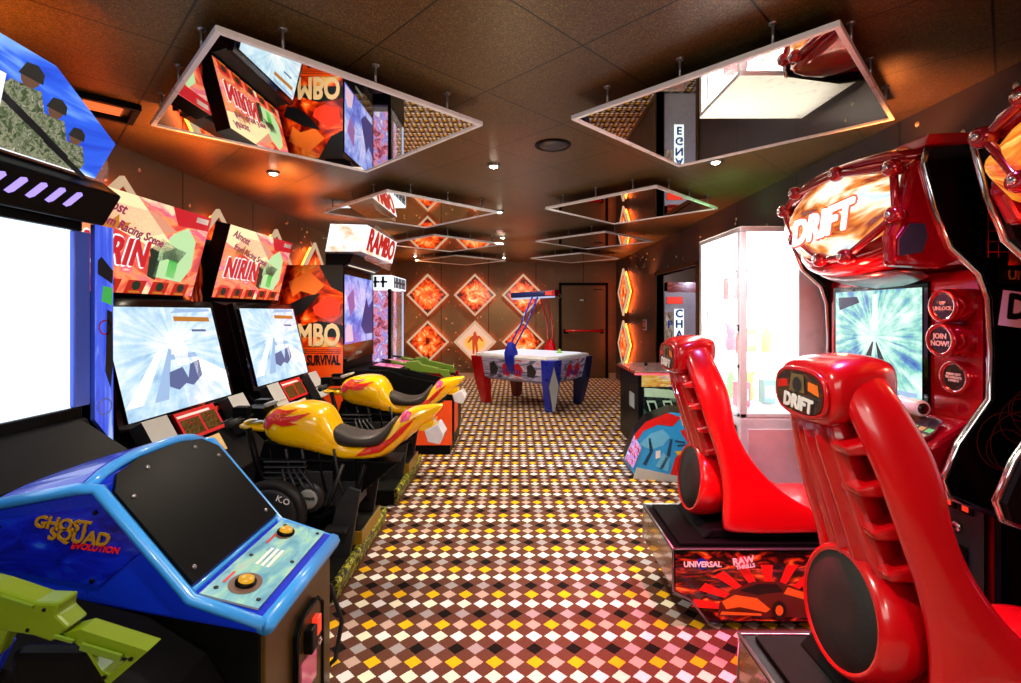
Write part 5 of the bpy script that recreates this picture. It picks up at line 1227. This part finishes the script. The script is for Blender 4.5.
# disc housing
ax = Vector((-1, 0, .12)).normalized(); dc = Vector((1.0, sy, .60))
b = MB(); b.lathe(dc, ax, [(-.04, .14), (.0, .17), (.06, .178), (.10, .175), (.118, .165), (.122, .155), (.112, .148)], red, 36); b.build('speaker_housing', t)
b = MB(); b.lathe(dc+ax*.112, ax, [(0, .15), (.004, .15), (.008, .05)], plain('dark_speaker_cloth', '141414', .75, bump=.4), 36); b.build('speaker_mesh', t)
# headrest
b = MB(); rings = []
for x, w, h0, h1 in ((.775, .10, 1.165, 1.285), (.782, .128, 1.145, 1.305), (.80, .14, 1.135, 1.318), (.86, .135, 1.15, 1.335), (.93, .12, 1.17, 1.335), (.98, .10, 1.19, 1.325), (.995, .07, 1.21, 1.30)):
    rings.append(ell(0, (h0+h1)/2, sy, w, (h1-h0)/2, x, 20, 3.2))
b.loft(rings, red); hr = b.build('headrest', t, sub=1)
P = ((.772, sy, 1.225), (0, -1, 0), (0, 0, 1))
b = MB(); q = [(.112*math.copysign(abs(math.cos(a))**.7, math.cos(a)), .058*math.copysign(abs(math.sin(a))**.7, math.sin(a))) for a in [2*PI*i/28 for i in range(28)]]
b.slab(P, q, gauge_art, .02, dred, .003)
b.face(P, [(-.04, 0), (.035, 0), (.03, .05), (-.03, .05)], plain('grey_gold_ink', '8a8058', .3, .5), .005); b.disc(P, (0, .02), .022, dgrey, .006, 12)
b.face(P, [(-.10, .0), (-.05, .01), (-.05, .03), (-.095, .025)], cr, .005); b.face(P, [(.05, .01), (.10, .0), (.095, .03), (.05, .035)], bo, .005)
b.build('badge', hr)
text('DRIFT', ((.764, sy-.008, 1.195), (0, -1, 0), (0, 0, 1)), .052, whitetxt, hr, bold=.0028, shear=.1, rot=-.05)
b = MB(); b.tube([(.776, sy+y*1.06, 1.225+z*1.1) for y, z in q], .007, red, 8, True); b.build('badge_rim', hr)
# squab
b = MB(); b.loft([ell(0, z, sy, w, hh, x, 20, 3.5) for x, z, w, hh in ((1.02, .475, .17, .035), (1.10, .475, .195, .045), (1.25, .475, .2, .042), (1.42, .485, .2, .045), (1.54, .495, .195, .045), (1.60, .485, .18, .04), (1.625, .47, .15, .025))], red); b.build('seat_cushion', t, sub=1)
dup(t, (0.03, -1.11, 0), 'largest red bucket seat in the right foreground, seen from behind', 'red racing seats')

# ------------------------------------------------------------------ fill lamps added without fixtures, plus machine lights
def area(loc, rot, sx, sy_, e, c):
    l = bpy.data.lights.new('fill_area', 'AREA'); l.shape = 'RECTANGLE'; l.size = sx; l.size_y = sy_; l.energy = e; l.color = c
    o = bpy.data.objects.new('fill_area', l); COL.objects.link(o); o.location = loc; o.rotation_euler = rot; return o
def point(loc, e, c, r=.08):
    l = bpy.data.lights.new('point_lamp', 'POINT'); l.energy = e; l.color = c; l.shadow_soft_size = r
    o = bpy.data.objects.new('point_lamp', l); COL.objects.link(o); o.location = loc; return o
area((-.4, -1.4, 2.35), (math.radians(50), 0, 0), 2.6, 1.2, 42, (1, .94, .86))  # soft fill added behind the camera, no fixture there
def up(x, y, z, e, c, ang=125):  # added uplight without a fixture, brightens ceiling and upper walls
    l = bpy.data.lights.new('fill_uplight', 'SPOT'); l.energy = e; l.color = c; l.spot_size = math.radians(ang); l.spot_blend = .7; l.shadow_soft_size = .03
    o = bpy.data.objects.new('fill_uplight', l); COL.objects.link(o); o.location = (x, y, z); o.rotation_euler = (PI, 0, 0)
OR = (1, .27, .06)
for y, e in ((1.6, 45), (3.0, 75), (4.2, 75), (5.6, 65), (7.6, 50), (9.6, 45)): up(-1.95, y, 2.15 if y < 6 else 1.9, e, OR)
up(1.9, 4.35, 2.0, 14, (.35, 1, .3), 110)
for y, e in ((1.2, 30), (2.6, 24), (5.6, 35), (7.9, 40), (9.6, 40)): up(2.0, y, 2.2 if y < 3 else 1.9, e, OR)
up(-2.2, 10.35, .35, 60, OR, 110)
for y in (.6, 3.7, 6.0, 8.4): up(0, y, 1.2 if y > 8 else .9, 32, (1, .85, .6))
point((1.45, 2.2, 1.55), 6, (1, .1, .06), .03); point((1.45, 1.24, 1.5), 8, (1, .1, .06), .03); up(-.05, 6.2, 1.3, 35, (1, .08, .03), 60); up(-.05, 3.3, 1.5, 16, (1, .08, .03), 45)
point((3.2, 6.4, 2.0), 25, (.75, .7, 1), .03); point((1.6, 3.4, 1.85), 60, (1, 1, 1), .03)
def dn(x, y, z, e, c, ang):  # added spot without a fixture
    l = bpy.data.lights.new('fill_spot', 'SPOT'); l.energy = e; l.color = c; l.spot_size = math.radians(ang); l.spot_blend = .9; l.shadow_soft_size = .04
    o = bpy.data.objects.new('fill_spot', l); COL.objects.link(o); o.location = (x, y, z); return o
dn(.82, 1.9, 1.7, 230, (1, .03, .08), 85); dn(1.15, 1.7, 2.40, 110, (.42, .28, 1), 90); dn(-.2, 2.9, 2.4, 25, (.8, .9, 1), 70); dn(1.2, 2.82, 2.44, 150, (1, .97, 1), 75); dn(.7, 4.9, 1.6, 60, (.3, .6, 1), 60); point((.8, 4.7, .5), 5, (.25, .6, 1), .03)  # added tints; the blue point imitates glow off the pedestal print
W = bpy.data.worlds.new('World'); S.world = W; W.use_nodes = True
W.node_tree.nodes['Background'].inputs[0].default_value = (.05, .045, .05, 1)

cam = bpy.data.cameras.new('camera'); co = bpy.data.objects.new('camera', cam); COL.objects.link(co)
co.location = (0, 0, EYE); co.rotation_euler = (PI/2, 0, 0)
cam.sensor_width = 36; cam.lens = 36*F/1021; cam.shift_x = -4.5/1021; cam.shift_y = -29.5/1021; cam.clip_start = .05
S.camera = co
S.view_settings.view_transform = 'Standard'; S.view_settings.look = 'None'; S.view_settings.exposure = 0.0; S.view_settings.gamma = 1
S.view_settings.use_curve_mapping = False
